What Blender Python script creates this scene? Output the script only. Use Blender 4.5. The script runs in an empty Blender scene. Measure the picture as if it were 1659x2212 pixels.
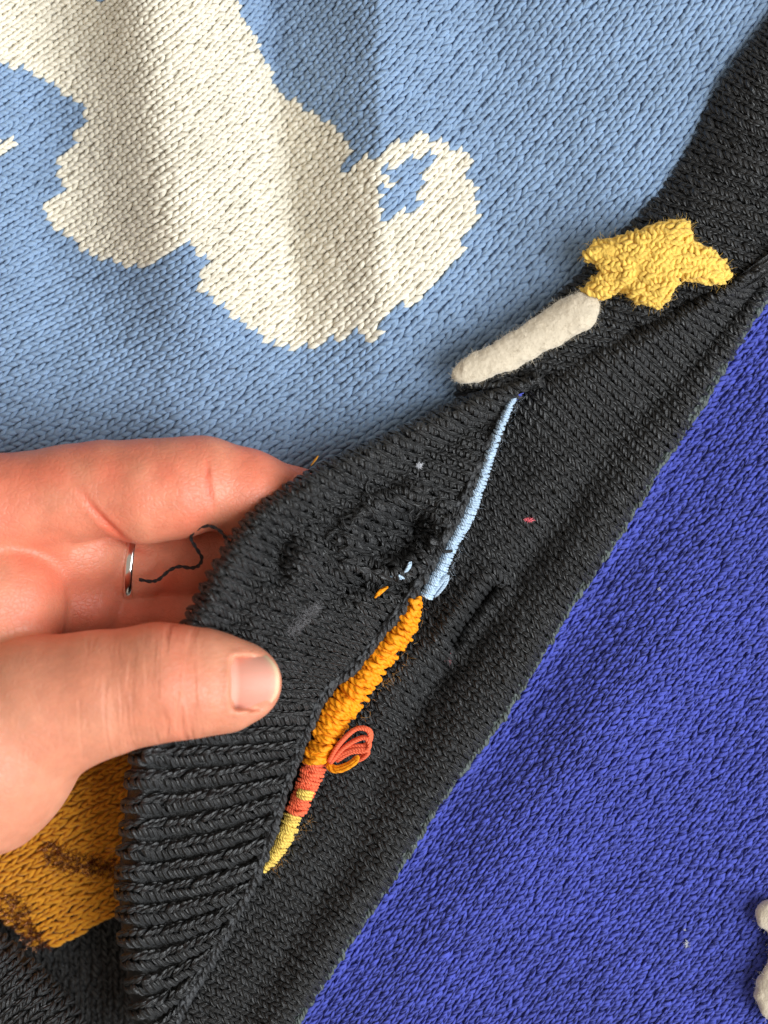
import bpy, math, random
import numpy as np
from mathutils import Vector

rng = np.random.default_rng(7)
random.seed(7)
MM = 0.001                     # everything below is in millimetres, scaled once when a mesh is made
CAMD = 300.0                   # camera height over the cardigan, mm
K = 0.080                      # millimetres for one reference pixel (1659 x 2212 grid) on the z = 0 plane
CX, CY = 829.5, 1106.0

# ------------------------------------------------------------------ camera, world, light
sc = bpy.context.scene
cam_d = bpy.data.cameras.new('camera')
cam = bpy.data.objects.new('camera', cam_d)
sc.collection.objects.link(cam)
cam.location = (0, 0, CAMD * MM)
cam.rotation_euler = (0, 0, 0)
cam_d.sensor_fit = 'VERTICAL'
cam_d.sensor_height = 36.0
cam_d.lens = 36.0 * CAMD / (2212 * K)
cam_d.clip_start = 0.01
cam_d.clip_end = 20.0
cam_d.dof.use_dof = True
cam_d.dof.focus_distance = (CAMD - 11) * MM
cam_d.dof.aperture_fstop = 9.0
sc.camera = cam

world = bpy.data.worlds.new('World')
sc.world = world
world.use_nodes = True
bg = world.node_tree.nodes['Background']
bg.inputs[0].default_value = (1.0, 0.875, 0.725, 1)
bg.inputs[1].default_value = 0.40


def area_lamp(name, loc, target, size, power, col):
    d = bpy.data.lights.new(name, 'AREA')
    d.shape = 'RECTANGLE'
    d.size, d.size_y = size
    d.energy = power
    d.color = col
    o = bpy.data.objects.new(name, d)
    sc.collection.objects.link(o)
    o.location = loc
    o.rotation_euler = (Vector(target) - Vector(loc)).to_track_quat('-Z', 'Y').to_euler()
    return o


# the window: a broad soft source to the right of the table, a little towards the viewer
area_lamp('window_light', (0.98, -0.34, 0.96), (0, 0, 0), (1.05, 1.1), 33.0, (0.93, 0.975, 1.0))

sc.view_settings.view_transform = 'Standard'
sc.view_settings.look = 'None'
sc.view_settings.gamma = 1.0
sc.view_settings.exposure = 0.0
sc.cycles.use_denoising = True
sc.cycles.max_bounces = 6
sc.cycles.diffuse_bounces = 3
sc.cycles.glossy_bounces = 3

C = sc.collection


# ------------------------------------------------------------------ small helpers
def px2w(px, py, z):
    """reference pixel + height (mm) -> world millimetres"""
    f = K * (1.0 - np.asarray(z) / CAMD)
    return np.stack([(px - CX) * f, (CY - py) * f, z + 0 * f], -1)


def sm(e0, e1, x):
    t = np.clip((x - e0) / (e1 - e0), 0, 1)
    return t * t * (3 - 2 * t)


def gauss(x, c, w):
    return np.exp(-((x - c) / w) ** 2)


def catmull(P, t):
    P = np.asarray(P, float)
    if P.ndim == 1:
        P = P[:, None]
        flat = True
    else:
        flat = False
    n = len(P)
    t = np.clip(np.asarray(t, float), 0, n - 1)
    i = np.minimum(t.astype(int), n - 2)
    f = (t - i)[..., None]
    p0 = P[np.maximum(i - 1, 0)]
    p1 = P[i]
    p2 = P[i + 1]
    p3 = P[np.minimum(i + 2, n - 1)]
    r = 0.5 * (2 * p1 + (p2 - p0) * f + (2 * p0 - 5 * p1 + 4 * p2 - p3) * f ** 2 + (3 * p1 - p0 - 3 * p2 + p3) * f ** 3)
    return r[..., 0] if flat else r


def inside(poly, x, y):
    poly = np.asarray(poly, float)
    r = np.zeros(x.shape, bool)
    n = len(poly)
    for i in range(n):
        x1, y1 = poly[i]
        x2, y2 = poly[(i + 1) % n]
        if y1 == y2:
            continue
        c = ((y1 > y) != (y2 > y)) & (x < (x2 - x1) * (y - y1) / (y2 - y1) + x1)
        r ^= c
    return r


def dist_poly(P, x, y):
    """distance of points to a polyline, pixels"""
    P = np.asarray(P, float)
    best = np.full(x.shape, 1e9)
    for (ax, ay), (bx, by) in zip(P[:-1], P[1:]):
        dx, dy = bx - ax, by - ay
        L = dx * dx + dy * dy + 1e-9
        t = np.clip(((x - ax) * dx + (y - ay) * dy) / L, 0, 1)
        best = np.minimum(best, np.hypot(x - ax - t * dx, y - ay - t * dy))
    return best


_NZ = rng.random((64, 64))


def vnoise(x, y):
    """smooth value noise 0..1"""
    xi = np.floor(x).astype(int)
    yi = np.floor(y).astype(int)
    fx = x - xi
    fy = y - yi
    fx = fx * fx * (3 - 2 * fx)
    fy = fy * fy * (3 - 2 * fy)
    a = _NZ[xi % 64, yi % 64]
    b = _NZ[(xi + 1) % 64, yi % 64]
    c = _NZ[xi % 64, (yi + 1) % 64]
    d = _NZ[(xi + 1) % 64, (yi + 1) % 64]
    return (a * (1 - fx) + b * fx) * (1 - fy) + (c * (1 - fx) + d * fx) * fy


def mesh_obj(name, verts, quads, mat, parent=None, uv=None, tris=None, smooth=True):
    """verts in millimetres"""
    me = bpy.data.meshes.new(name)
    verts = np.asarray(verts, np.float32) * MM
    quads = np.asarray(quads, np.int32).reshape(-1, 4) if quads is not None and len(quads) else np.zeros((0, 4), np.int32)
    tris = np.asarray(tris, np.int32).reshape(-1, 3) if tris is not None and len(tris) else np.zeros((0, 3), np.int32)
    nq, nt = len(quads), len(tris)
    me.vertices.add(len(verts))
    me.vertices.foreach_set('co', verts.ravel())
    loops = np.concatenate([quads.ravel(), tris.ravel()])
    me.loops.add(len(loops))
    me.loops.foreach_set('vertex_index', loops)
    me.polygons.add(nq + nt)
    st = np.concatenate([np.arange(nq) * 4, nq * 4 + np.arange(nt) * 3]).astype(np.int32)
    me.polygons.foreach_set('loop_start', st)
    if smooth:
        me.polygons.foreach_set('use_smooth', np.ones(nq + nt, bool))
    if uv is not None:
        l = me.uv_layers.new(name='UVMap')
        l.data.foreach_set('uv', np.asarray(uv, np.float32)[loops].ravel())
    me.update(calc_edges=True)
    me.validate()
    me.materials.append(mat)
    o = bpy.data.objects.new(name, me)
    C.objects.link(o)
    if parent is not None:
        o.parent = parent
    return o


def tag(o, label=None, cat=None, group=None, kind=None):
    if label:
        o['label'] = label
    if cat:
        o['category'] = cat
    if group:
        o['group'] = group
    if kind:
        o['kind'] = kind
    return o


# ------------------------------------------------------------------ materials
def nodes_of(name):
    m = bpy.data.materials.new(name)
    m.use_nodes = True
    nt = m.node_tree
    return m, nt, nt.nodes['Principled BSDF']


def yarn_mat(name, col, var=0.10, rough=0.85, spec=0.25, sheen=0.25, ply=3.0, twist=1.4, bump=0.5, dist=0.12, sss=0.0, fleck=None, fleck_amt=0.0):
    """plied yarn: colour varies from strand to strand; the twist of the plies and single fibres are relief"""
    m, nt, b = nodes_of(name)
    N, Lk = nt.nodes, nt.links
    geo = N.new('ShaderNodeNewGeometry')
    uv = N.new('ShaderNodeUVMap')
    sep = N.new('ShaderNodeSeparateXYZ')
    Lk.new(uv.outputs[0], sep.inputs[0])
    # colour
    hsv = N.new('ShaderNodeHueSaturation')
    hsv.inputs['Color'].default_value = (*col, 1)
    mr = N.new('ShaderNodeMapRange')
    mr.inputs[3].default_value = 1 - var
    mr.inputs[4].default_value = 1 + var
    Lk.new(geo.outputs['Random Per Island'], mr.inputs[0])
    nz = N.new('ShaderNodeTexNoise')
    nz.inputs['Scale'].default_value = 90.0
    nz.inputs['Detail'].default_value = 3.0
    tc = N.new('ShaderNodeTexCoord')
    Lk.new(tc.outputs['Object'], nz.inputs['Vector'])
    m2 = N.new('ShaderNodeMapRange')
    m2.inputs[1].default_value = 0.3
    m2.inputs[2].default_value = 0.7
    m2.inputs[3].default_value = 0.93
    m2.inputs[4].default_value = 1.07
    Lk.new(nz.outputs[0], m2.inputs[0])
    mul = N.new('ShaderNodeMath')
    mul.operation = 'MULTIPLY'
    Lk.new(mr.outputs[0], mul.inputs[0])
    Lk.new(m2.outputs[0], mul.inputs[1])
    Lk.new(mul.outputs[0], hsv.inputs['Value'])
    out = hsv.outputs[0]
    if fleck is not None:
        nf = N.new('ShaderNodeTexNoise')
        nf.inputs['Scale'].default_value = 2600.0
        Lk.new(tc.outputs['Object'], nf.inputs['Vector'])
        rf = N.new('ShaderNodeMapRange')
        rf.inputs[1].default_value = 0.55
        rf.inputs[2].default_value = 0.75
        rf.inputs[4].default_value = fleck_amt
        Lk.new(nf.outputs[0], rf.inputs[0])
        mix = N.new('ShaderNodeMixRGB')
        mix.inputs[2].default_value = (*fleck, 1)
        Lk.new(rf.outputs[0], mix.inputs[0])
        Lk.new(out, mix.inputs[1])
        out = mix.outputs[0]
    Lk.new(out, b.inputs['Base Color'])
    b.inputs['Roughness'].default_value = rough
    b.inputs['Specular IOR Level'].default_value = spec
    b.inputs['Sheen Weight'].default_value = sheen
    b.inputs['Sheen Roughness'].default_value = 0.5
    b.inputs['Sheen Tint'].default_value = (*[min(1, c * 0.6 + 0.4) for c in col], 1)
    if sss > 0:
        b.inputs['Subsurface Weight'].default_value = sss
        b.inputs['Subsurface Radius'].default_value = (1, 0.8, 0.6)
        b.inputs['Subsurface Scale'].default_value = 0.0006
    # ply twist: sin(2 pi (ply * around + twist * along))
    a1 = N.new('ShaderNodeMath'); a1.operation = 'MULTIPLY'; a1.inputs[1].default_value = twist
    a2 = N.new('ShaderNodeMath'); a2.operation = 'MULTIPLY'; a2.inputs[1].default_value = ply
    Lk.new(sep.outputs[0], a1.inputs[0])
    Lk.new(sep.outputs[1], a2.inputs[0])
    ad = N.new('ShaderNodeMath'); ad.operation = 'ADD'
    Lk.new(a1.outputs[0], ad.inputs[0]); Lk.new(a2.outputs[0], ad.inputs[1])
    w = N.new('ShaderNodeMath'); w.operation = 'MULTIPLY'; w.inputs[1].default_value = 2 * math.pi
    Lk.new(ad.outputs[0], w.inputs[0])
    sn = N.new('ShaderNodeMath'); sn.operation = 'SINE'
    Lk.new(w.outputs[0], sn.inputs[0])
    fib = N.new('ShaderNodeTexNoise')
    fib.inputs['Scale'].default_value = 3800.0
    fib.inputs['Detail'].default_value = 2.0
    Lk.new(tc.outputs['Object'], fib.inputs['Vector'])
    f2 = N.new('ShaderNodeMath'); f2.operation = 'MULTIPLY_ADD'; f2.inputs[1].default_value = 1.2
    Lk.new(fib.outputs[0], f2.inputs[0]); Lk.new(sn.outputs[0], f2.inputs[2])
    bp = N.new('ShaderNodeBump')
    bp.inputs['Strength'].default_value = bump
    bp.inputs['Distance'].default_value = dist * MM
    Lk.new(f2.outputs[0], bp.inputs['Height'])
    Lk.new(bp.outputs[0], b.inputs['Normal'])
    return m


def plain_mat(name, col, rough=0.7, metal=0.0, spec=0.3, sheen=0.0, noise_scale=600.0, noise_amt=0.12, bump=0.0, bump_scale=2000.0, bump_dist=0.1):
    m, nt, b = nodes_of(name)
    N, Lk = nt.nodes, nt.links
    tc = N.new('ShaderNodeTexCoord')
    nz = N.new('ShaderNodeTexNoise')
    nz.inputs['Scale'].default_value = noise_scale
    nz.inputs['Detail'].default_value = 4
    Lk.new(tc.outputs['Object'], nz.inputs['Vector'])
    mr = N.new('ShaderNodeMapRange')
    mr.inputs[1].default_value = 0.3
    mr.inputs[2].default_value = 0.7
    mr.inputs[3].default_value = 1 - noise_amt
    mr.inputs[4].default_value = 1 + noise_amt
    Lk.new(nz.outputs[0], mr.inputs[0])
    h = N.new('ShaderNodeHueSaturation')
    h.inputs['Color'].default_value = (*col, 1)
    Lk.new(mr.outputs[0], h.inputs['Value'])
    Lk.new(h.outputs[0], b.inputs['Base Color'])
    b.inputs['Roughness'].default_value = rough
    b.inputs['Metallic'].default_value = metal
    b.inputs['Specular IOR Level'].default_value = spec
    b.inputs['Sheen Weight'].default_value = sheen
    if bump:
        n2 = N.new('ShaderNodeTexNoise')
        n2.inputs['Scale'].default_value = bump_scale
        n2.inputs['Detail'].default_value = 4
        Lk.new(tc.outputs['Object'], n2.inputs['Vector'])
        bp = N.new('ShaderNodeBump')
        bp.inputs['Strength'].default_value = bump
        bp.inputs['Distance'].default_value = bump_dist * MM
        Lk.new(n2.outputs[0], bp.inputs['Height'])
        Lk.new(bp.outputs[0], b.inputs['Normal'])
    return m


M = {}
M['blue'] = yarn_mat('blue_cotton', (0.245, 0.357, 0.53), var=0.07, sss=0.15, bump=0.5, ply=2, twist=1.3, dist=0.10)
M['cream'] = yarn_mat('cream_cotton', (0.80, 0.745, 0.625), var=0.06, bump=0.5, ply=2, twist=1.3, dist=0.10, sss=0.15)
M['black'] = yarn_mat('black_cotton', (0.0185, 0.0195, 0.0215), var=0.40, rough=0.47, spec=0.72, sheen=0.08, ply=4, twist=1.6, bump=1.0, dist=0.24)
M['black_edge'] = yarn_mat('grey_black_cotton', (0.085, 0.105, 0.10), var=0.3, rough=0.55, spec=0.6, sheen=0.10, ply=3, twist=1.6, bump=0.9, dist=0.2)
M['slit'] = yarn_mat('slit_black_cotton', (0.028, 0.030, 0.034), var=0.3, rough=0.55, spec=0.55, sheen=0.05, ply=3, twist=1.6, bump=0.9, dist=0.2)
M['violet'] = yarn_mat('violet_blue_cotton', (0.062, 0.083, 0.46), var=0.14, rough=0.7, spec=0.35, sheen=0.22, ply=3, twist=1.4, bump=0.8, dist=0.16)
M['ochre'] = yarn_mat('ochre_cotton', (0.64, 0.275, 0.018), var=0.10, bump=0.5, ply=2, twist=1.3)
M['orange'] = yarn_mat('orange_cotton', (1.0, 0.345, 0.005), var=0.06, rough=0.6, spec=0.3, sheen=0.04, ply=2, twist=1.6, bump=0.7, dist=0.14)
M['red'] = yarn_mat('coral_cotton', (0.95, 0.165, 0.07), var=0.12, rough=0.65, sheen=0.1, ply=3, twist=4, bump=0.6, dist=0.12)
M['yellow'] = yarn_mat('yellow_cotton', (0.92, 0.66, 0.14), var=0.10, rough=0.65, sheen=0.2, ply=3, twist=4, bump=0.6, dist=0.12)
M['star'] = yarn_mat('star_yellow_wool', (0.88, 0.57, 0.115), var=0.06, rough=0.75, sheen=0.35, ply=2, twist=2, bump=0.6, dist=0.12, sss=0.1)
M['lightblue'] = yarn_mat('light_blue_cotton', (0.50, 0.66, 0.84), var=0.07, rough=0.65, sheen=0.2, ply=3, twist=4, bump=0.6, dist=0.10)
M['felt'] = plain_mat('cream_felt', (0.64, 0.555, 0.43), rough=0.95, sheen=0.5, bump=0.8, bump_scale=1500, bump_dist=0.25, noise_amt=0.05)
M['tinsel'] = plain_mat('brown_tinsel', (0.36, 0.17, 0.085), rough=0.22, metal=1.0, noise_amt=0.5)
M['silver'] = plain_mat('silver', (0.86, 0.85, 0.83), rough=0.16, metal=1.0, noise_amt=0.03, bump=0.05, bump_scale=900)
M['pink'] = plain_mat('pink_fluff', (0.90, 0.17, 0.22), rough=0.9, sheen=0.3)
M['whitefluff'] = plain_mat('white_fluff', (0.72, 0.74, 0.80), rough=0.95, sheen=0.4)
M['greyfluff'] = plain_mat('grey_fluff', (0.22, 0.22, 0.24), rough=0.95, sheen=0.4)
M['table'] = plain_mat('table_linen', (0.32, 0.29, 0.26), rough=0.9, noise_scale=40, bump=0.4)


def fuzz_mat(name, col):
    m, nt, b = nodes_of(name)
    geo = nt.nodes.new('ShaderNodeNewGeometry')
    mr = nt.nodes.new('ShaderNodeMapRange')
    mr.inputs[3].default_value = 0.7
    mr.inputs[4].default_value = 1.3
    h = nt.nodes.new('ShaderNodeHueSaturation')
    h.inputs['Color'].default_value = (*col, 1)
    nt.links.new(geo.outputs['Random Per Island'], mr.inputs[0])
    nt.links.new(mr.outputs[0], h.inputs['Value'])
    nt.links.new(h.outputs[0], b.inputs['Base Color'])
    b.inputs['Roughness'].default_value = 0.6
    b.inputs['Specular IOR Level'].default_value = 0.3
    return m


# ------------------------------------------------------------------ knitting
NS, NA = 7, 6                  # rings along and sides round one leg of a stitch


def leg_template(side, W, H, r, asym=0.0, spread=1.0, lift=1.0, over=1.0):
    """one leg of a knitted V.  Returns verts (da px, db px, h mm), quads, uv"""
    ctrl = np.array([[0.07, -0.45, -0.42], [0.13, -0.05, 0.14], [0.235, 0.42, 0.38], [0.33, 0.88, 0.28], [0.40, 1.28 * over, -0.38]])
    t = np.linspace(0, 1, NS)
    p = catmull(ctrl, t * 4)
    a = side * p[:, 0] * W * spread * (1 + asym * side)
    b = p[:, 1] * H
    h = p[:, 2] * r * 1.5 * lift
    cen = np.stack([a, b, h], 1)
    # tangent in the (mm) metric
    cm = cen * np.array([K, K, 1.0])
    tg = np.gradient(cm, axis=0)
    tg /= np.linalg.norm(tg, axis=1)[:, None]
    up = np.array([0, 0, 1.0])
    sd = np.cross(tg, up)
    sd /= np.linalg.norm(sd, axis=1)[:, None]
    nn = np.cross(sd, tg)
    rad = r * (0.30 + 0.70 * np.sin(np.pi * (0.04 + 0.92 * t)) ** 0.75) * (1 + asym * side * 0.5)
    ph = np.arange(NA) / NA * 2 * np.pi
    V = cm[:, None, :] + rad[:, None, None] * (sd[:, None, :] * np.cos(ph)[None, :, None] * 1.0 + nn[:, None, :] * np.sin(ph)[None, :, None] * 0.92)
    V = V / np.array([K, K, 1.0])
    V = V.reshape(-1, 3)
    q = []
    for i in range(NS - 1):
        for j in range(NA):
            j2 = (j + 1) % NA
            q.append((i * NA + j, i * NA + j2, (i + 1) * NA + j2, (i + 1) * NA + j))
    uv = np.stack([np.repeat(t, NA), np.tile(np.arange(NA) / NA, NS)], 1)
    return V, np.array(q), uv


def knit_mesh(name, S, cen, W, H, r, mat, parent, jitter=1.0, asym=0.10, spread=1.0, lift=1.0, over=1.0, wscale=1.0, kind='stuff', rvar=0.08, off=0.0):
    """S(a, b) -> world mm; cen: stitch bases (a, b); wscale: units of a per pixel; off: lift over the surface"""
    cen = np.asarray(cen, float)
    if len(cen) == 0:
        return None
    Vl, Q, UV = [], None, []
    parts = [leg_template(s, W, H, r, asym, spread, lift, over) for s in (-1, 1)]
    n = len(cen)
    allv, allq, alluv = [], [], []
    base = 0
    for V, q, uv in parts:
        k = len(V)
        sc_ = 1 + rng.normal(0, rvar * jitter, (n, 1))
        rot = rng.normal(0, 0.06 * jitter, (n, 1))
        oa = rng.normal(0, 0.05 * W * jitter, (n, 1))
        ob = rng.normal(0, 0.06 * H * jitter, (n, 1))
        oh = rng.normal(0, 0.10 * r * jitter, (n, 1))
        da = V[None, :, 0] * sc_
        db = V[None, :, 1] * (1 + (sc_ - 1) * 0.6)
        a = (da * np.cos(rot) - db * np.sin(rot) + oa) * wscale + cen[:, 0:1]
        b = da * np.sin(rot) + db * np.cos(rot) + ob + cen[:, 1:2]
        h = V[None, :, 2] * sc_ + oh + off
        a = a.ravel(); b = b.ravel(); h = h.ravel()
        P = S(a, b)
        e = 2.0
        Pa = S(a + e * wscale, b) - S(a - e * wscale, b)
        Pb = S(a, b + e) - S(a, b - e)
        nn = np.cross(Pa, Pb)
        ln = np.linalg.norm(nn, axis=1)[:, None]
        nn = nn / np.maximum(ln, 1e-9)
        if np.median(nn[:, 2]) < 0:
            nn = -nn
        allv.append(P + nn * h[:, None])
        allq.append((q[None] + (np.arange(n) * k)[:, None, None]).reshape(-1, 4) + base)
        alluv.append(np.tile(uv, (n, 1)) + np.repeat(rng.random((n, 2)), k, 0))
        base += n * k
    o = mesh_obj(name, np.concatenate(allv), np.concatenate(allq), mat, parent, np.concatenate(alluv))
    if kind:
        o['kind'] = kind
    return o


def sheet(name, S, arange, brange, na, nb, mat, parent, drop=0.45):
    """the cloth behind the stitches: a thin closed sheet that follows S"""
    a = np.linspace(*arange, na)
    b = np.linspace(*brange, nb)
    A, B = np.meshgrid(a, b, indexing='ij')
    P = S(A.ravel(), B.ravel()).reshape(na, nb, 3)
    du = np.gradient(P, axis=0)
    dv = np.gradient(P, axis=1)
    nn = np.cross(du, dv)
    nn /= np.maximum(np.linalg.norm(nn, axis=2), 1e-9)[..., None]
    if np.median(nn[..., 2]) < 0:
        nn = -nn
    top = P - nn * drop
    bot = P - nn * (drop + 0.9)
    V = np.concatenate([top.reshape(-1, 3), bot.reshape(-1, 3)])
    idx = np.arange(na * nb).reshape(na, nb)
    q = np.stack([idx[:-1, :-1], idx[1:, :-1], idx[1:, 1:], idx[:-1, 1:]], -1).reshape(-1, 4)
    m = na * nb
    rim = np.concatenate([idx[:, 0], idx[-1, 1:], idx[-2::-1, -1], idx[0, -2:0:-1]])
    r2 = np.roll(rim, -1)
    rq = np.stack([rim, r2, r2 + m, rim + m], -1)
    uv = np.zeros((2 * m, 2))
    return mesh_obj(name, V, np.concatenate([q, q[:, ::-1] + m, rq]), mat, parent, uv)


class Patch:
    """cloth between two edge curves (reference pixels) with matched control points"""

    def __init__(self, L, R, zL, zR, zfun=None, sag=0.0, wfun=None):
        self.L, self.R = np.array(L, float), np.array(R, float)
        n = len(self.L)
        self.n = n
        self.zL, self.zR = np.array(zL, float), np.array(zR, float)
        self.zfun, self.sag = zfun, sag
        tt = np.linspace(0, n - 1, 4000)
        mid = 0.5 * (catmull(self.L, tt) + catmull(self.R, tt))
        d = np.concatenate([[0], np.cumsum(np.hypot(*np.diff(mid, axis=0).T))])
        wid = np.hypot(*(catmull(self.R, tt) - catmull(self.L, tt)).T)
        pitch = wfun(tt) if wfun is not None else np.full(tt.shape, 24.0)
        # wale index as a function of t; wales are measured across the strip
        dirv = (catmull(self.R, tt) - catmull(self.L, tt)) / np.maximum(wid, 1e-6)[:, None]
        dm = np.gradient(mid, axis=0)
        perp = np.abs(dm[:, 0] * dirv[:, 1] - dm[:, 1] * dirv[:, 0])
        idx = np.concatenate([[0], np.cumsum((perp / pitch)[1:])])
        self.tt, self.idx, self.wid, self.d = tt, idx, wid, d

    def pix(self, a, b):
        t = np.interp(a, self.idx, self.tt)
        w = np.interp(t, self.tt, self.wid)
        s = b / w
        l, r = catmull(self.L, t), catmull(self.R, t)
        p = l * (1 - s)[..., None] + r * s[..., None]
        if self.sag:
            sg = self.sag(t) if callable(self.sag) else self.sag
            p[..., 1] += sg * 4 * s * (1 - s)
        z = catmull(self.zL, t) * (1 - s) + catmull(self.zR, t) * s
        if self.zfun is not None:
            z = z + self.zfun(s, t, p[..., 0], p[..., 1])
        return p, z, s, t

    def S(self, a, b):
        p, z, s, t = self.pix(a, b)
        return px2w(p[..., 0], p[..., 1], z)

    def centres(self, H, s0=0.0, s1=1.0, t0=0.0, t1=None, stagger=True):
        out = []
        for i in range(0, int(self.idx[-1]) + 1):
            t = np.interp(i, self.idx, self.tt)
            if t < t0 or (t1 is not None and t > t1):
                continue
            w = np.interp(t, self.tt, self.wid)
            bs = np.arange(s0 * w + H * 0.2, s1 * w - H * 0.9, H) + (0 if not stagger else rng.uniform(-0.08, 0.08) * H)
            out += [(i, b) for b in bs]
        return np.array(out)

    def edge_a(self):
        return 0.0, self.idx[-1]


def tube(path, rad, sides=8, caps=True):
    """path (n,3) mm, rad scalar/array -> verts, quads, tris, uv"""
    path = np.asarray(path, float)
    n = len(path)
    rad = np.broadcast_to(np.asarray(rad, float), (n,))
    tg = np.gradient(path, axis=0)
    tg /= np.maximum(np.linalg.norm(tg, axis=1), 1e-9)[:, None]
    ref = np.array([0.13, 0.31, 0.94])
    u = np.cross(tg, ref)
    u /= np.maximum(np.linalg.norm(u, axis=1), 1e-6)[:, None]
    v = np.cross(u, tg)
    ph = np.arange(sides) / sides * 2 * np.pi
    V = path[:, None] + rad[:, None, None] * (u[:, None] * np.cos(ph)[None, :, None] + v[:, None] * np.sin(ph)[None, :, None])
    V = V.reshape(-1, 3)
    i, j = np.meshgrid(np.arange(n - 1), np.arange(sides), indexing='ij')
    j2 = (j + 1) % sides
    q = np.stack([i * sides + j, i * sides + j2, (i + 1) * sides + j2, (i + 1) * sides + j], -1).reshape(-1, 4)
    d = np.concatenate([[0], np.cumsum(np.linalg.norm(np.diff(path, axis=0), axis=1))])
    uv = np.stack([np.repeat(d / 2.0, sides), np.tile(np.arange(sides) / sides, n)], 1)
    tr = []
    if caps:
        V = np.concatenate([V, path[:1] - tg[:1] * rad[0] * 0.5, path[-1:] + tg[-1:] * rad[-1] * 0.5])
        uv = np.concatenate([uv, [[0, 0]], [[d[-1] / 2, 0]]])
        a, b = n * sides, n * sides + 1
        for k in range(sides):
            tr.append((a, (k + 1) % sides, k))
            tr.append((b, (n - 1) * sides + k, (n - 1) * sides + (k + 1) % sides))
    return V, q, np.array(tr, int).reshape(-1, 3), uv


class Bag:
    """collects tubes into one mesh"""

    def __init__(self):
        self.V, self.Q, self.T, self.U, self.n = [], [], [], [], 0

    def add(self, V, q, t, uv):
        self.V.append(V); self.U.append(uv)
        self.Q.append(q + self.n)
        self.T.append(t + self.n)
        self.n += len(V)

    def build(self, name, mat, parent=None, kind=None):
        o = mesh_obj(name, np.concatenate(self.V), np.concatenate(self.Q), mat, parent, np.concatenate(self.U), np.concatenate(self.T))
        if kind:
            o['kind'] = kind
        return o


def fibres(name, P, Nrm, mat, parent, length=(0.6, 2.0), width=0.022, curl=0.6, lean=0.6, seg=4):
    """stray hairs standing off a surface: P, Nrm (n,3) in mm"""
    n = len(P)
    ln = rng.uniform(*length, n) * rng.uniform(0.5, 1.0, n)
    d = Nrm + rng.normal(0, lean, (n, 3))
    d /= np.linalg.norm(d, axis=1)[:, None]
    pts = [P - Nrm * 0.05]
    for k in range(seg):
        d = d + rng.normal(0, curl, (n, 3)) * 0.6
        d /= np.linalg.norm(d, axis=1)[:, None]
        pts.append(pts[-1] + d * (ln / seg)[:, None])
    pts = np.stack(pts, 1)                      # n, seg+1, 3
    tg = np.gradient(pts, axis=1)
    tg /= np.maximum(np.linalg.norm(tg, axis=2), 1e-9)[..., None]
    u = np.cross(tg, np.array([0.2, 0.1, 0.97]))
    u /= np.maximum(np.linalg.norm(u, axis=2), 1e-6)[..., None]
    v = np.cross(tg, u)
    wd = width * np.linspace(1, 0.45, seg + 1)[None, :, None]
    ring = []
    for k in range(3):
        an = k * 2 * math.pi / 3
        ring.append(pts + wd * (u * math.cos(an) + v * math.sin(an)))
    V = np.stack(ring, 2).reshape(-1, 3)        # n, seg+1, 3sides
    q = []
    for i in range(seg):
        for j in range(3):
            j2 = (j + 1) % 3
            q.append((i * 3 + j, i * 3 + j2, (i + 1) * 3 + j2, (i + 1) * 3 + j))
    q = np.array(q)
    k = (seg + 1) * 3
    Q = (q[None] + (np.arange(n) * k)[:, None, None]).reshape(-1, 4)
    o = mesh_obj(name, V, Q, mat, parent)
    o['kind'] = 'stuff'
    return o


def surf_normals(S, a, b, ea=0.05, eb=2.0):
    Pa = S(a + ea, b) - S(a - ea, b)
    Pb = S(a, b + eb) - S(a, b - eb)
    nn = np.cross(Pa, Pb)
    nn /= np.maximum(np.linalg.norm(nn, axis=1), 1e-9)[:, None]
    if np.median(nn[:, 2]) < 0:
        nn = -nn
    return nn


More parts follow.
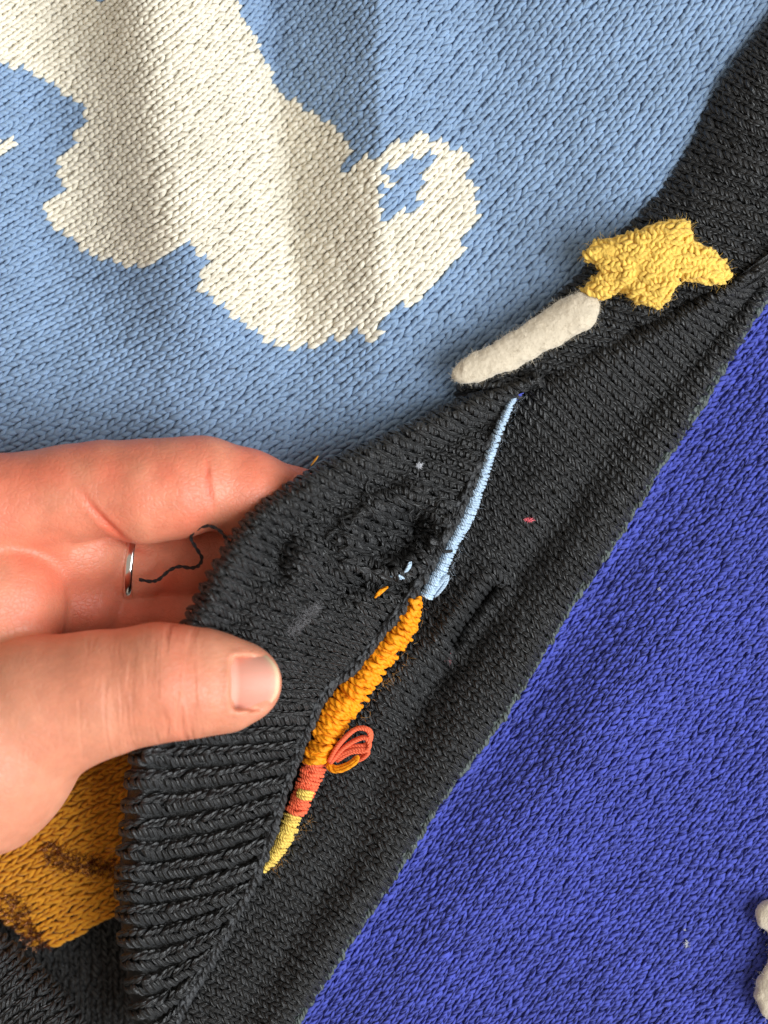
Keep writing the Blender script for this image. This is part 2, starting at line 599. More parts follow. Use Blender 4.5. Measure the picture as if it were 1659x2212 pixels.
# ------------------------------------------------------------------ implicit solids (hand, star, felt)
def surface_nets(F, org, h):
    nx, ny, nz = F.shape
    ins = F < 0
    acc = np.zeros((nx - 1, ny - 1, nz - 1, 3), np.float32)
    cnt = np.zeros((nx - 1, ny - 1, nz - 1), np.float32)
    # edge crossings
    for ax in range(3):
        sl0 = [slice(None)] * 3
        sl1 = [slice(None)] * 3
        sl0[ax] = slice(0, -1)
        sl1[ax] = slice(1, None)
        f0, f1 = F[tuple(sl0)], F[tuple(sl1)]
        cr = (f0 < 0) != (f1 < 0)
        t = np.where(cr, f0 / np.where(cr, f0 - f1, 1), 0)
        o1, o2 = [k for k in range(3) if k != ax]
        for d1 in (0, 1):
            for d2 in (0, 1):
                s = [slice(None)] * 3
                s[o1] = slice(0, -1) if d1 == 0 else slice(1, None)
                s[o2] = slice(0, -1) if d2 == 0 else slice(1, None)
                c = cr[tuple(s)]
                tv = t[tuple(s)]
                acc[..., ax] += np.where(c, tv, 0)
                acc[..., o1] += np.where(c, d1, 0)
                acc[..., o2] += np.where(c, d2, 0)
                cnt += c
    act = cnt > 0
    vid = -np.ones(act.shape, np.int64)
    vid[act] = np.arange(act.sum())
    ijk = np.argwhere(act)
    V = (ijk + acc[act] / cnt[act][:, None]) * h + np.asarray(org)
    Q = []
    for ax in range(3):
        o1, o2 = [(1, 2), (2, 0), (0, 1)][ax]
        sl0 = [slice(1, -1)] * 3
        sl1 = [slice(1, -1)] * 3
        sl0[ax] = slice(0, -1)
        sl1[ax] = slice(1, None)
        a, b = ins[tuple(sl0)], ins[tuple(sl1)]
        cr = np.argwhere(a != b)
        if len(cr) == 0:
            continue
        flip = a[tuple(cr.T)]
        p = cr.copy()
        p[:, o1] += 1
        p[:, o2] += 1
        def cell(d1, d2):
            c = p.copy()
            c[:, o1] -= d1
            c[:, o2] -= d2
            return vid[tuple(c.T)]
        q = np.stack([cell(1, 1), cell(0, 1), cell(0, 0), cell(1, 0)], -1)
        q[~flip] = q[~flip][:, ::-1]
        Q.append(q)
    Q = np.concatenate(Q)
    return V, Q


def smooth_verts(V, Q, it=2, lam=0.5):
    E = np.concatenate([Q[:, [0, 1]], Q[:, [1, 2]], Q[:, [2, 3]], Q[:, [3, 0]]])
    for _ in range(it):
        acc = np.zeros_like(V)
        cnt = np.zeros(len(V))
        for k in range(3):
            acc[:, k] = np.bincount(E[:, 0], V[E[:, 1], k], len(V)) + np.bincount(E[:, 1], V[E[:, 0], k], len(V))
        cnt = np.bincount(E[:, 0], minlength=len(V)) + np.bincount(E[:, 1], minlength=len(V))
        V = V + lam * (acc / np.maximum(cnt, 1)[:, None] - V)
    return V


def vert_normals(V, Q):
    fn = np.cross(V[Q[:, 2]] - V[Q[:, 0]], V[Q[:, 3]] - V[Q[:, 1]])
    n = np.zeros_like(V)
    for k in range(3):
        for c in range(4):
            n[:, k] += np.bincount(Q[:, c], fn[:, k], len(V))
    return n / np.maximum(np.linalg.norm(n, axis=1), 1e-12)[:, None]


def round_cone(P, a, b, r1, r2):
    ba = b - a
    l2 = ba @ ba
    t = np.clip(((P - a) @ ba) / l2, 0, 1)
    d = np.linalg.norm(P - a - t[..., None] * ba, axis=-1)
    return d - (r1 + (r2 - r1) * t)


def smin(a, b, k):
    h = np.clip(0.5 + 0.5 * (b - a) / k, 0, 1)
    return b * (1 - h) + a * h - k * h * (1 - h)


# ------------------------------------------------------------------ the place: a table under the cardigan
tb = 260.0
tv = []
for sx, sy in ((-1, -1), (1, -1), (1, 1), (-1, 1)):
    tv.append((sx * tb, sy * tb, -14.0))
for sx, sy in ((-1, -1), (1, -1), (1, 1), (-1, 1)):
    tv.append((sx * tb, sy * tb, -38.0))
table = mesh_obj('table_top', tv, [(0, 1, 2, 3), (7, 6, 5, 4), (0, 4, 5, 1), (1, 5, 6, 2), (2, 6, 7, 3), (3, 7, 4, 0)], M['table'], smooth=False)
tag(table, 'dull beige table top under the cardigan', 'table', kind='structure')

# ------------------------------------------------------------------ the cardigan
card = bpy.data.objects.new('cardigan', None)
C.objects.link(card)
card.location = (0, 0, -10.0 * MM)
card.empty_display_size = 0.02
tag(card, 'hand knitted cardigan with sky blue back, cream cloud, black band and violet front', 'cardigan')
bpy.context.view_layer.update()


def to_card(o):
    """keep the part where it is while the cardigan's origin sits at its base"""
    o.matrix_parent_inverse = card.matrix_world.inverted()
    return o


def part(o):
    if o is not None:
        o.parent = card
        to_card(o)
    return o


def sub(o, p):
    if o is not None:
        o.parent = p
        o.matrix_parent_inverse = p.matrix_world.inverted() if p is card else p.matrix_basis.inverted()
    return o


# ---- back panel: blue with a cream cloud, lying in soft folds
def B0(x, y):
    xs = [-400 + 0 * y, -50 + 0.05 * y, 110 + 0.06 * y, 322 + 0.13 * y, 583 + 0.09 * y, 820 + 0 * y, 1075 + 0 * y, 1350 + 0 * y, 1900 + 0 * y]
    zs = [3.0, 7.5, 1.6, 13.0, 0.0, 10.2, 3.4, 4.8, 3.0]
    z = np.zeros(np.shape(x))
    for i in range(8):
        t = np.clip((x - xs[i]) / (xs[i + 1] - xs[i]), 0, 1)
        m = (x >= xs[i]) & (x < xs[i + 1])
        f = t * t * (3 - 2 * t)
        if i == 2:                      # steepest just before the crest
            f = 0.45 * f + 0.55 * (0.5 - 0.5 * np.cos(np.pi * t ** 1.7))
        elif i == 3:                    # rounded crest, steepest just above the gutter
            f = 0.35 * f + 0.65 * (1 - np.cos(t * np.pi / 2))
        elif i == 4:
            f = 0.25 * f + 0.75 * t
        elif i == 5:
            f = 0.55 * f + 0.45 * np.sin(t * np.pi / 2)
        z = np.where(m, zs[i] + (zs[i + 1] - zs[i]) * f, z)
    a = 1 - 0.90 * sm(470, 900, y)
    z = 4.0 + (z - 4.0) * a
    z = z + 1.2 * (vnoise(x / 210.0 + 3, y / 260.0) - 0.5)
    # the cloth gives way under the fingers
    return z - 11.0 * sm(1000, 1120, y) * (1 - sm(560, 760, x))


def B(x, y):
    w = 46.0 - 26.0 * sm(440, 560, x) - 13.0 * sm(720, 780, x)
    z = 0
    for k, c in ((-1.0, 0.10), (-0.66, 0.14), (-0.33, 0.17), (0.0, 0.18), (0.33, 0.17), (0.66, 0.14), (1.0, 0.10)):
        z = z + c * B0(x + k * w, y)
    return z


BCX, BCY, BR = -1480.0, -2100.0, 3400.0


# cloth gathered in the folds: pixel x as a function of the length of cloth along y = 260
_gx = np.arange(-500.0, 2000.0, 2.0)
_gz = B(_gx, 260.0 + 0 * _gx)
_arc = np.concatenate([[0], np.cumsum(np.hypot(2.0, np.diff(_gz) / K))])
_arc = _arc - np.interp(640.0, _gx, _arc) + 640.0


def back_px(a, b):
    ph = 0.78 - b / BR
    xm, y = BCX + a * np.cos(ph), BCY + a * np.sin(ph)
    w = 1 - 0.90 * sm(430, 950, y)
    return xm + w * 0.9 * (np.interp(xm, _arc, _gx) - xm), y


def S_back(a, b):
    x, y = back_px(a, b)
    return px2w(x, y, B(x, y))


region = [(-170, -150), (1840, -150), (1640, 250), (1500, 450), (1330, 650), (1150, 830), (930, 1000), (760, 1120), (560, 1180), (-170, 1180)]
cloud = [(-260, -230), (470, -230), (505, -90), (508, 5), (525, 40), (548, 75), (570, 125), (585, 165), (600, 195), (640, 222), (665, 238), (700, 252), (735, 282), (762, 318),
         (748, 345), (735, 372), (765, 352), (800, 342), (832, 336), (866, 303), (898, 286), (940, 300), (988, 322), (1015, 345), (1010, 380), (1026, 415), (1030, 455),
         (1012, 500), (992, 548), (940, 602), (885, 655), (855, 662), (822, 700), (802, 738), (785, 720), (758, 712), (700, 742), (620, 757), (572, 732), (520, 692),
         (470, 660), (430, 622), (428, 582), (442, 560), (408, 512), (368, 545), (322, 577), (262, 577), (180, 532), (110, 487), (94, 450), (132, 402), (120, 350),
         (165, 312), (162, 288), (196, 235), (100, 176), (40, 146), (0, 134), (-90, 110), (-260, 150)]
hole = [(818, 486), (826, 400), (836, 330), (846, 338), (834, 404), (846, 400), (857, 353), (897, 336), (930, 336), (914, 378), (908, 418), (890, 447), (847, 466)]
tip = [(205, -60), (230, -60), (227, 24), (214, 16)]
little = [(-60, 285), (0, 296), (20, 300), (42, 312), (16, 320), (0, 338), (-60, 345)]
WB, HB = 23.5, 18.0
aa = np.arange(1900, 5200, WB)
bb = np.arange(-2200, 2600, HB)
A_, B_ = np.meshgrid(aa, bb, indexing='ij')
B_ = B_ + rng.uniform(-0.5, 0.5, (len(aa), 1)) * HB * 0.16
cen = np.stack([A_.ravel(), B_.ravel()], 1)
cxp, cyp = back_px(cen[:, 0], cen[:, 1] + HB * 0.5)
ok = inside(region, cxp, cyp)
cen, cxp, cyp = cen[ok], cxp[ok], cyp[ok]
crm = (inside(cloud, cxp, cyp) & ~inside(hole, cxp, cyp) & ~inside(tip, cxp, cyp)) | inside(little, cxp, cyp)


def S_backpx(x, y):
    return px2w(x, y, B(x, y))


def trimmed_sheet(name, poly, zf_, step, mat, drop=0.55, th=0.9):
    poly = np.asarray(poly, float)
    gx, gy = np.meshgrid(np.arange(poly[:, 0].min(), poly[:, 0].max() + step, step), np.arange(poly[:, 1].min(), poly[:, 1].max() + step, step), indexing='ij')
    ins_ = inside(poly, gx + step / 2, gy + step / 2)[:-1, :-1]
    gid = np.arange(gx.size).reshape(gx.shape)
    c = np.argwhere(ins_)
    q = np.stack([gid[c[:, 0], c[:, 1]], gid[c[:, 0], c[:, 1] + 1], gid[c[:, 0] + 1, c[:, 1] + 1], gid[c[:, 0] + 1, c[:, 1]]], -1)
    used, inv = np.unique(q.ravel(), return_inverse=True)
    q = inv.reshape(-1, 4)
    x, y = gx.ravel()[used], gy.ravel()[used]
    z = zf_(x, y)
    V = np.concatenate([px2w(x, y, z - drop), px2w(x, y, z - drop - th)])
    m = len(x)
    return mesh_obj(name, V, np.concatenate([q, q[:, ::-1] + m]), mat, None, np.zeros((2 * m, 2)))


back = part(trimmed_sheet('back_panel', region, B, 15.0, M['blue'], drop=0.30))
sub(knit_mesh('blue_stitches', S_back, cen[~crm], WB, HB, 0.455, M['blue'], None, jitter=0.85, asym=0.14), back)
sub(knit_mesh('cloud_motif', S_back, cen[crm], WB, HB, 0.465, M['cream'], None, jitter=0.85, asym=0.14), back)
sub(trimmed_sheet('cloud_backing', cloud, lambda x, y: B(x, y), 8.0, M['cream'], drop=0.20, th=0.09), back)

# ---- violet front
edge_v = [(1790, 430), (1725, 535), (1659, 640), (1600, 730), (1520, 870), (1420, 1020), (1330, 1170), (1220, 1330), (1150, 1450), (1080, 1560), (960, 1720), (880, 1850), (780, 2000), (700, 2120), (640, 2212), (590, 2290)]


def Zv(x, y):
    d = dist_poly(edge_v, x, y)
    k = 0.4 + 0.6 * gauss(y, 1560, 260)
    z = 2.6 + 4.6 * k * sm(10, 190, d) * (1 - 0.55 * sm(190, 420, d)) + 0.9 * gauss(d, 0, 22)
    z = z + 1.0 * (vnoise(x / 190.0, y / 230.0 + 9) - 0.5)
    return z


VA = math.radians(53)


def v_px(a, b):
    x = 1000 + b * math.cos(VA) + a * math.sin(VA)
    y = 2000 - b * math.sin(VA) + a * math.cos(VA)
    y = y + 26 * np.sin(x / 260.0)
    return x, y


def S_v(a, b):
    x, y = v_px(a, b)
    return px2w(x, y, Zv(x, y))


reg_v = [(e[0] - 22, e[1] - 14) for e in edge_v] + [(560, 2330), (1800, 2330), (1800, 400)]
WV, HV = 19.5, 15.5
aa = np.arange(-1300, 1900, WV)
bb = np.arange(-1300, 2400, HV)
A_, B_ = np.meshgrid(aa, bb, indexing='ij')
B_ = B_ + rng.uniform(-0.5, 0.5, (len(aa), 1)) * HV * 0.25
cen = np.stack([A_.ravel(), B_.ravel()], 1)
cxp, cyp = v_px(cen[:, 0], cen[:, 1])
cen = cen[inside(reg_v, cxp, cyp)]
viol = part(trimmed_sheet('front_panel', reg_v, Zv, 14.0, M['violet'], drop=0.45))
viol['label'] = 'violet blue knitted front panel beside the black band'
sub(knit_mesh('violet_stitches', S_v, cen, WV, HV, 0.35, M['violet'], None, jitter=1.25, asym=0.22, lift=1.2), viol)

# ---- black front band: from the slit and the fold down to the violet edge
fL = [(1900, 400), (1760, 500), (1660, 570), (1560, 622), (1400, 698), (1250, 762), (1150, 815), (1080, 890), (1000, 1020), (930, 1140), (850, 1270), (740, 1400), (635, 1550), (570, 1710), (510, 1860), (430, 2000), (345, 2140), (260, 2290)]
fR = [(1935, 225), (1800, 415), (1740, 512), (1665, 632), (1545, 830), (1462, 958), (1390, 1072), (1345, 1148), (1262, 1272), (1195, 1376), (1120, 1500), (1040, 1615), (945, 1745), (850, 1900), (760, 2035), (680, 2152), (610, 2262), (540, 2370)]


def front_z(s, t, x, y):
    t = t - 1.0
    # soft roll over the band, a gutter that runs along it and is deepest where the band buckles, a raised outer edge
    v = 0.66 - 0.10 * sm(6, 9, t) + 0.06 * sm(9.5, 12, t)
    deep = 0.25 + 1.9 * gauss(t, 9.2, 1.3) + 0.7 * gauss(t, 6.8, 1.6)
    z = -1.5 * deep * gauss(s, v, 0.10)
    z = z + 1.6 * gauss(s, 0.86, 0.14) + 1.1 * gauss(s, 0.36, 0.26) * (1 - 0.4 * sm(11, 14, t))
    z = z + 1.6 * gauss(s, v - 0.17, 0.10) * gauss(t, 9.2, 1.0)
    z = z - 1.8 * sm(0.93, 1.0, s)
    z = z + (1 - sm(5.0, 6.5, t)) * (-1.6 * (1 - np.clip(s / 0.16, 0, 1)) ** 2 + 1.6 * gauss(s, 0.18, 0.15) - 0.5 * gauss(s, 0.55, 0.2))
    sn = dist_poly([(1066, 1268), (1030, 1312), (1000, 1352), (978, 1392)], x, y)
    z = z - 2.6 * np.exp(-(sn / 11.0) ** 2) + 1.3 * np.exp(-((sn - 26) / 18.0) ** 2)
    z = z + 1.0 * (vnoise(x / 85.0 + 5, y / 85.0) - 0.5)
    return z


front = Patch(fL, fR, [10.5, 10.5, 10.5, 10.5, 10.2, 9.6, 8.6, 6.8, 5.6, 5.2, 5.0, 5.0, 5.0, 5.0, 5.0, 5.0, 5.0, 5.0], [5.4] * 18, front_z)
HF = 14.5
fband = part(sheet('front_band', lambda a, b: front.S(a, b * np.interp(a, front.idx, front.wid)), front.edge_a(), (0.0, 1.0), 160, 50, M['black'], None, drop=0.5))
sub(knit_mesh('black_stitches', front.S, front.centres(HF), 24.0, HF, 0.42, M['black'], None, jitter=0.85, asym=0.16, wscale=1 / 24.0, lift=1.3), fband)
# selvedge where the band is sewn to the violet front: greyer chain
def chain(name, pts, zoff, pitch, r, mat, parent, S=None, wid=9.0):
    pts = np.asarray(pts, float)
    tt = np.linspace(0, len(pts) - 1, 3000)
    P = catmull(pts, tt)                                  # px, py, z
    d = np.concatenate([[0], np.cumsum(np.hypot(*np.diff(P[:, :2], axis=0).T))])

    def Sc(a, b):
        t = np.interp(b, d, tt)
        p = catmull(pts, t)
        p2 = catmull(pts, t + 0.02) - catmull(pts, t - 0.02)
        n = np.stack([p2[..., 1], -p2[..., 0]], -1)
        n /= np.maximum(np.linalg.norm(n, axis=-1), 1e-9)[..., None]
        x = p[..., 0] + n[..., 0] * a
        y = p[..., 1] + n[..., 1] * a
        return px2w(x, y, p[..., 2] + zoff - 0.004 * a * a)
    bs = np.arange(pitch, d[-1] - pitch * 1.5, pitch)
    return knit_mesh(name, Sc, np.stack([0 * bs, bs], 1), wid * 2, pitch, r, mat, parent, jitter=1.4, asym=0.05)


zed = [Zv(np.array([x]), np.array([y]))[0] for x, y in edge_v]
sub(chain('selvedge_chain', [(x - 4, y - 2, 4.2) for x, y in edge_v], 0.35, 13.0, 0.36, M['black_edge'], None, wid=7.0), fband)

# ---- collar part of the band: turns up behind the star
cL = [(1830, -190), (1745, -70), (1659, 40), (1560, 172), (1482, 328), (1432, 400), (1372, 470), (1280, 560), (1190, 652), (1090, 752), (975, 845)]
cR = [(2060, -20), (2005, 95), (1945, 215), (1880, 355), (1825, 465), (1775, 525), (1702, 578), (1592, 642), (1442, 716), (1282, 786), (1150, 836)]


def collar_z(s, t, x, y):
    z = -3.2 * (1 - np.clip(s / 0.30, 0, 1)) ** 2 + 1.4 * np.sin(np.pi * np.clip(s, 0, 1))
    z = z + 1.0 * (vnoise(x / 90.0, y / 60.0 + 2) - 0.5) + 0.5 * np.sin((y * 0.9 - x * 0.35) / 14.0) * sm(0.0, 0.2, s)
    return z


collar = Patch(cL, cR, [8.5, 8.5, 8.5, 8.5, 8.5, 8.5, 8.7, 9.0, 9.2, 9.2, 9.0], [8.6] * 11, collar_z)
coll = part(sheet('collar_band', lambda a, b: collar.S(a, b * np.interp(a, collar.idx, collar.wid)), collar.edge_a(), (0.0, 1.0), 120, 60, M['black'], None, drop=0.5))
cc = collar.centres(14.5)
sub(knit_mesh('collar_stitches', collar.S, cc, 24.0, 14.5, 0.41, M['black'], None, jitter=1.1, asym=0.12, wscale=1 / 24.0, lift=1.2), coll)

# ---- the lifted flap between thumb and fingers
pL = [(1160, 800), (1060, 838), (975, 868), (850, 930), (700, 1000), (560, 1088), (482, 1180), (398, 1335), (330, 1480), (284, 1618), (259, 1790), (250, 1930), (262, 2070), (285, 2212), (300, 2290)]
pR = [(1172, 815), (1125, 855), (1090, 912), (1044, 1000), (986, 1115), (915, 1248), (838, 1352), (768, 1438), (704, 1496), (655, 1605), (612, 1725), (562, 1875), (500, 1998), (420, 2130), (370, 2220)]
zl = [10.5, 11.0, 12.0, 14.5, 19.0, 23.0, 24.5, 24.0, 22.0, 18.5, 14.0, 10.5, 8.5, 7.0, 6.5]
zr = [10.4, 9.6, 9.0, 8.4, 8.4, 8.6, 8.8, 8.8, 8.6, 8.4, 8.0, 7.4, 6.6, 5.8, 5.2]


def flap_z(s, t, x, y):
    w = np.interp(t, np.arange(15), [20, 80, 120, 210, 310, 395, 400, 385, 375, 372, 355, 317, 250, 160, 90])
    d = s * w                                              # pixels in from the rim
    z = -3.4 * (1 - np.clip(d / 34.0, 0, 1)) ** 2
    z = z + 2.1 * gauss(d, 42, 34) - 1.2 * gauss(d, 105, 45) * (1 - sm(8.0, 9.0, t))
    z = z + 2.4 * np.sin(np.pi * np.clip(s, 0, 1)) * gauss(t, 9, 4.0)
    # a sunken pocket with a ragged rim
    rag = 10 * (vnoise(x / 22.0, y / 22.0) - 0.5)
    e1 = np.hypot((x - 855 + 0.35 * (y - 1150)) / 92.0, (y - 1158) / 74.0) + rag / 90.0
    z = z - 4.4 * (1 - sm(0.45, 1.05, e1)) + 1.3 * gauss(e1, 1.18, 0.20)
    z = z - 3.0 * np.exp(-((x - 895) / 34.0) ** 2 - ((y - 1135) / 30.0) ** 2)
    z = z - 3.4 * np.exp(-((x - 790) / 80.0) ** 2 - ((y - 1262) / 24.0) ** 2)
    z = z - 2.0 * np.exp(-((x - 600) / 26.0) ** 2 - ((y - 1215) / 70.0) ** 2) + 1.6 * np.exp(-((x - 655) / 30.0) ** 2 - ((y - 1190) / 80.0) ** 2)
    z = z + 2.0 * (vnoise(x / 60.0 + 7, y / 48.0) - 0.5) * (1 - 0.8 * sm(8.0, 9.2, t))
    z = z - 1.2 * sm(0.95, 1.0, s)
    return z


def flap_pitch(t):
    return 24.0 + 20.0 * sm(7.6, 9.4, t) - 8.0 * sm(0, 2.0, 2.0 - t)


def flap_sag(t):
    return 4 + 16.0 * sm(8.5, 10.5, t)


flap = Patch(pL, pR, zl, zr, flap_z, flap_sag, flap_pitch)
# ribs stand up as rounded ridges in the lower half
rib0 = flap.zfun


def S_flap(a, b):
    p, z, s, t = flap.pix(a, b)
    z = z + sm(7.8, 9.4, t) * 0.75 * np.cos(2 * np.pi * a)
    return px2w(p[..., 0], p[..., 1], z)


_fa, _fs = np.meshgrid(np.linspace(0.5, flap.idx[-1] - 0.5, 200), np.linspace(0, 1, 70), indexing='ij')
_fw = np.interp(np.interp(_fa, flap.idx, flap.tt), flap.tt, flap.wid)
_fp, _fz, _, _ = flap.pix(_fa.ravel(), (_fs * _fw).ravel())


def ZFLAP(px, py):
    return _fz[np.argmin((_fp[:, 0] - px) ** 2 + (_fp[:, 1] - py) ** 2)]


flp = part(sheet('lifted_flap', lambda a, b: S_flap(a, b * np.interp(a, flap.idx, flap.wid)), flap.edge_a(), (0.0, 1.0), 330, 40, M['black'], None, drop=0.6))
flp['label'] = 'lifted black flap pinched between thumb and fingers'
HP = 14.0
fc = flap.centres(HP)
ft = np.interp(fc[:, 0], flap.idx, flap.tt)
up, lo = fc[ft < 8.6], fc[ft >= 8.6]
pu, _, _, _ = flap.pix(up[:, 0], up[:, 1])
fray = np.hypot((pu[:, 0] - 800) / 190.0, (pu[:, 1] - 1190) / 125.0) < 1.0 + 0.25 * rng.normal(0, 1, len(up))
sub(knit_mesh('frayed_stitches', S_flap, up[fray], 24.0, HP, 0.40, M['black'], None, jitter=1.75, asym=0.15, wscale=1 / 24.0, lift=1.5), flp)
sub(knit_mesh('flap_stitches', S_flap, up[~fray], 24.0, HP, 0.42, M['black'], None, jitter=1.1, asym=0.12, wscale=1 / 24.0, lift=1.3), flp)
sub(knit_mesh('rib_stitches', S_flap, lo, 44.0, HP * 1.0, 0.47, M['black'], None, jitter=0.9, asym=0.05, spread=0.78, wscale=1 / 44.0, lift=1.2, over=1.25), flp)
# chained edge of the slit
slit = [(x - 3, y + 2, z + 0.9) for (x, y), z in zip(pR[2:], zr[2:])]
sub(chain('slit_chain', slit, 0.1, 16.0, 0.47, M['slit'], None, wid=8.0), flp)


fb = Bag()
for k in range(42):
    an = rng.uniform(0, 2 * math.pi)
    e_ = rng.uniform(0.85, 1.5)
    cx_, cy_ = 848 + 95 * e_ * math.cos(an) - 25 * math.sin(an), 1165 + 78 * e_ * math.sin(an)
    if cx_ > 940 - 0.55 * (cy_ - 1200):
        continue
    pts = [(cx_, cy_)]
    d_ = rng.uniform(0, 2 * math.pi)
    for q_ in range(4):
        d_ += rng.normal(0, 0.9)
        pts.append((pts[-1][0] + 9 * math.cos(d_), pts[-1][1] + 9 * math.sin(d_)))
    p = catmull(np.array(pts), np.linspace(0, 4, 14))
    aa_ = np.linspace(0.5, flap.idx[-1] - 0.5, 120)
    zc = ZFLAP(cx_, cy_)
    fb.add(*tube(px2w(p[:, 0], p[:, 1], zc + 0.5 + 0.55 * np.sin(np.linspace(0, math.pi, 14))), rng.uniform(0.16, 0.30), 6))
sub(fb.build('frayed_loops', M['black'], None, kind='stuff'), flp)


# ---- coloured stitching that shows in the slit
def seam(name, mat, left, width, z, pitch, r, slant=5.0, arch=0.9, serr=0.0):
    """yarns laid side by side across a narrow strip"""
    left = np.asarray(left, float)
    width = np.asarray(width, float)
    n = len(left)
    tt = np.linspace(0, n - 1, 2000)
    Pl = catmull(left, tt)
    d = np.concatenate([[0], np.cumsum(np.hypot(*np.diff(Pl, axis=0).T))])
    bag = Bag()
    for i, c in enumerate(np.arange(0, d[-1], pitch)):
        t = np.interp(c, d, tt)
        w = catmull(width, np.array([t]))[0]
        p = catmull(left, np.array([t]))[0]
        p2 = catmull(left, np.array([min(t + 0.05, n - 1)]))[0] - catmull(left, np.array([max(t - 0.05, 0)]))[0]
        p2 /= np.linalg.norm(p2) + 1e-9
        nx, ny = p2[1], -p2[0]                      # to the right of a line that runs down the picture
        if nx < 0:
            nx, ny = -nx, -ny
        # lean towards the horizontal
        nx, ny = nx * 0.75 + 0.25, ny * 0.75 + 0.08
        u = np.linspace(0, 1, 13)
        se = serr * (0.5 + 0.5 * math.cos(i * 2 * math.pi / 3.7)) * rng.uniform(0.6, 1.1) + rng.normal(0, 1.0)
        x = p[0] - 5 - se + nx * (w + se + 4) * u + rng.normal(0, 0.8)
        y = p[1] + ny * w * u + slant * np.sin(u * math.pi * rng.uniform(0.8, 1.7)) * rng.uniform(0.1, 1.4) + (u - 0.5) * rng.normal(0, slant * 0.6) + rng.normal(0, 1.0)
        y = y + 0.35 * slant * np.sin(u * 2 * math.pi * rng.uniform(1.0, 1.8) + rng.uniform(0, 6.28))
        zz = catmull(np.asarray(z, float), np.array([t]))[0] - 0.9 + arch * np.sin(np.pi * u) * rng.uniform(0.6, 1.25) + rng.normal(0, 0.16)
        bag.add(*tube(px2w(x, y, zz), r * rng.uniform(0.85, 1.15) * (0.6 + 0.4 * np.sin(np.pi * (0.1 + 0.8 * u))), 7))
    # the knitted ground under the loops
    tb_ = np.linspace(0, n - 1, 60)
    pl = catmull(left, tb_)
    wb = np.maximum(catmull(width, tb_), 3.0)
    zb = catmull(np.asarray(z, float), tb_)
    for f in (0.25, 0.5, 0.75):
        bag.add(*tube(px2w(pl[:, 0] - 4 + f * wb, pl[:, 1] + 0.3 * f * wb, zb - 1.25 + 0.45 * arch * (1 - abs(f - 0.5))), wb * 0.15 * K + 0.08, 8))
    return part(bag.build(name, mat, None))


lb = seam('light_blue_seam', M['lightblue'], [(1108, 858), (1085, 905), (1062, 958), (1036, 1030), (1002, 1109), (966, 1180), (930, 1250), (912, 1284)], [9, 12, 15, 18, 24, 22, 26, 24], [11.2, 11.4, 10.7, 9.9, 9.6, 9.5, 9.4, 9.4], 5.2, 0.27, slant=1.5, arch=0.7)
orx = seam('orange_seam', M['orange'], [(900, 1290), (868, 1330), (835, 1371), (806, 1403), (780, 1436), (756, 1470), (730, 1500), (712, 1526), (694, 1556), (682, 1584), (668, 1620), (663, 1638)], [16, 42, 50, 52, 54, 56, 58, 58, 56, 54, 50, 46], [9.4, 9.4, 9.4, 9.4, 9.4, 9.4, 9.4, 9.3, 9.2, 9.1, 9.0, 8.9], 6.4, 0.50, slant=6.5, arch=1.6, serr=18)
rd = seam('coral_seam', M['red'], [(661, 1643), (650, 1680), (637, 1716), (624, 1752)], [46, 43, 40, 40], [8.9, 8.8, 8.6, 8.4], 6.8, 0.36, slant=4, arch=0.9, serr=3)
yl = seam('yellow_seam', M['yellow'], [(622, 1756), (606, 1797), (590, 1832), (574, 1866), (566, 1882)], [32, 33, 28, 16, 5], [8.4, 8.2, 8.0, 7.8, 7.4], 6.0, 0.30, slant=2.5, arch=0.8, serr=2)
sub(seam('yellow_stitch', M['yellow'], [(650, 1706), (646, 1720)], [30, 28], [9.4, 9.4], 6.5, 0.36, slant=2, arch=0.6), rd)

vs = seam('violet_seam', M['violet'], [(1124, 842), (1117, 848), (1110, 858)], [10, 12, 10], [10.9, 10.8, 10.6], 5.0, 0.26, slant=1.5, arch=0.6)
# loose loops of coral and ochre yarn by the slit
lbag, obag = Bag(), Bag()
loops = [([(712, 1640), (735, 1600), (770, 1570), (797, 1575), (795, 1600), (765, 1612)], 0),
         ([(714, 1645), (745, 1610), (785, 1590), (798, 1605), (790, 1618), (758, 1622), (728, 1640)], 0),
         ([(716, 1640), (750, 1618), (780, 1612), (797, 1618), (785, 1632), (765, 1640)], 0),
         ([(712, 1648), (728, 1658), (755, 1650), (775, 1635), (770, 1645), (745, 1660), (722, 1662), (710, 1652)], 1)]
for pts, c in loops:
    tt = np.linspace(0, len(pts) - 1, 26)
    p = catmull(np.array(pts, float), tt)
    z = 8.4 + 1.6 * np.sin(np.linspace(0, math.pi, 26)) + rng.uniform(-0.2, 0.5)
    for k in range(2):
        w = px2w(p[:, 0] + rng.normal(0, 2), p[:, 1] + rng.normal(0, 2) + 4 * k, z + 0.3 * k)
        (obag if c else lbag).add(*tube(w, 0.37 if not c else 0.32, 8))
lo_ = part(lbag.build('coral_yarn_loop', M['red'], None))
part(obag.build('ochre_yarn_loop', M['orange'], None))

def zf(Pt, px, py):
    """height of a band at a reference pixel: nearest sample"""
    a = np.linspace(0.5, Pt.idx[-1] - 0.5, 200)
    w = np.interp(np.interp(a, Pt.idx, Pt.tt), Pt.tt, Pt.wid)
    A2, S2 = np.meshgrid(a, np.linspace(0, 1, 60), indexing='ij')
    B2 = S2 * w[:, None]
    p, z, s, t = Pt.pix(A2.ravel(), B2.ravel())
    k = np.argmin((p[:, 0] - px) ** 2 + (p[:, 1] - py) ** 2)
    return z[k]


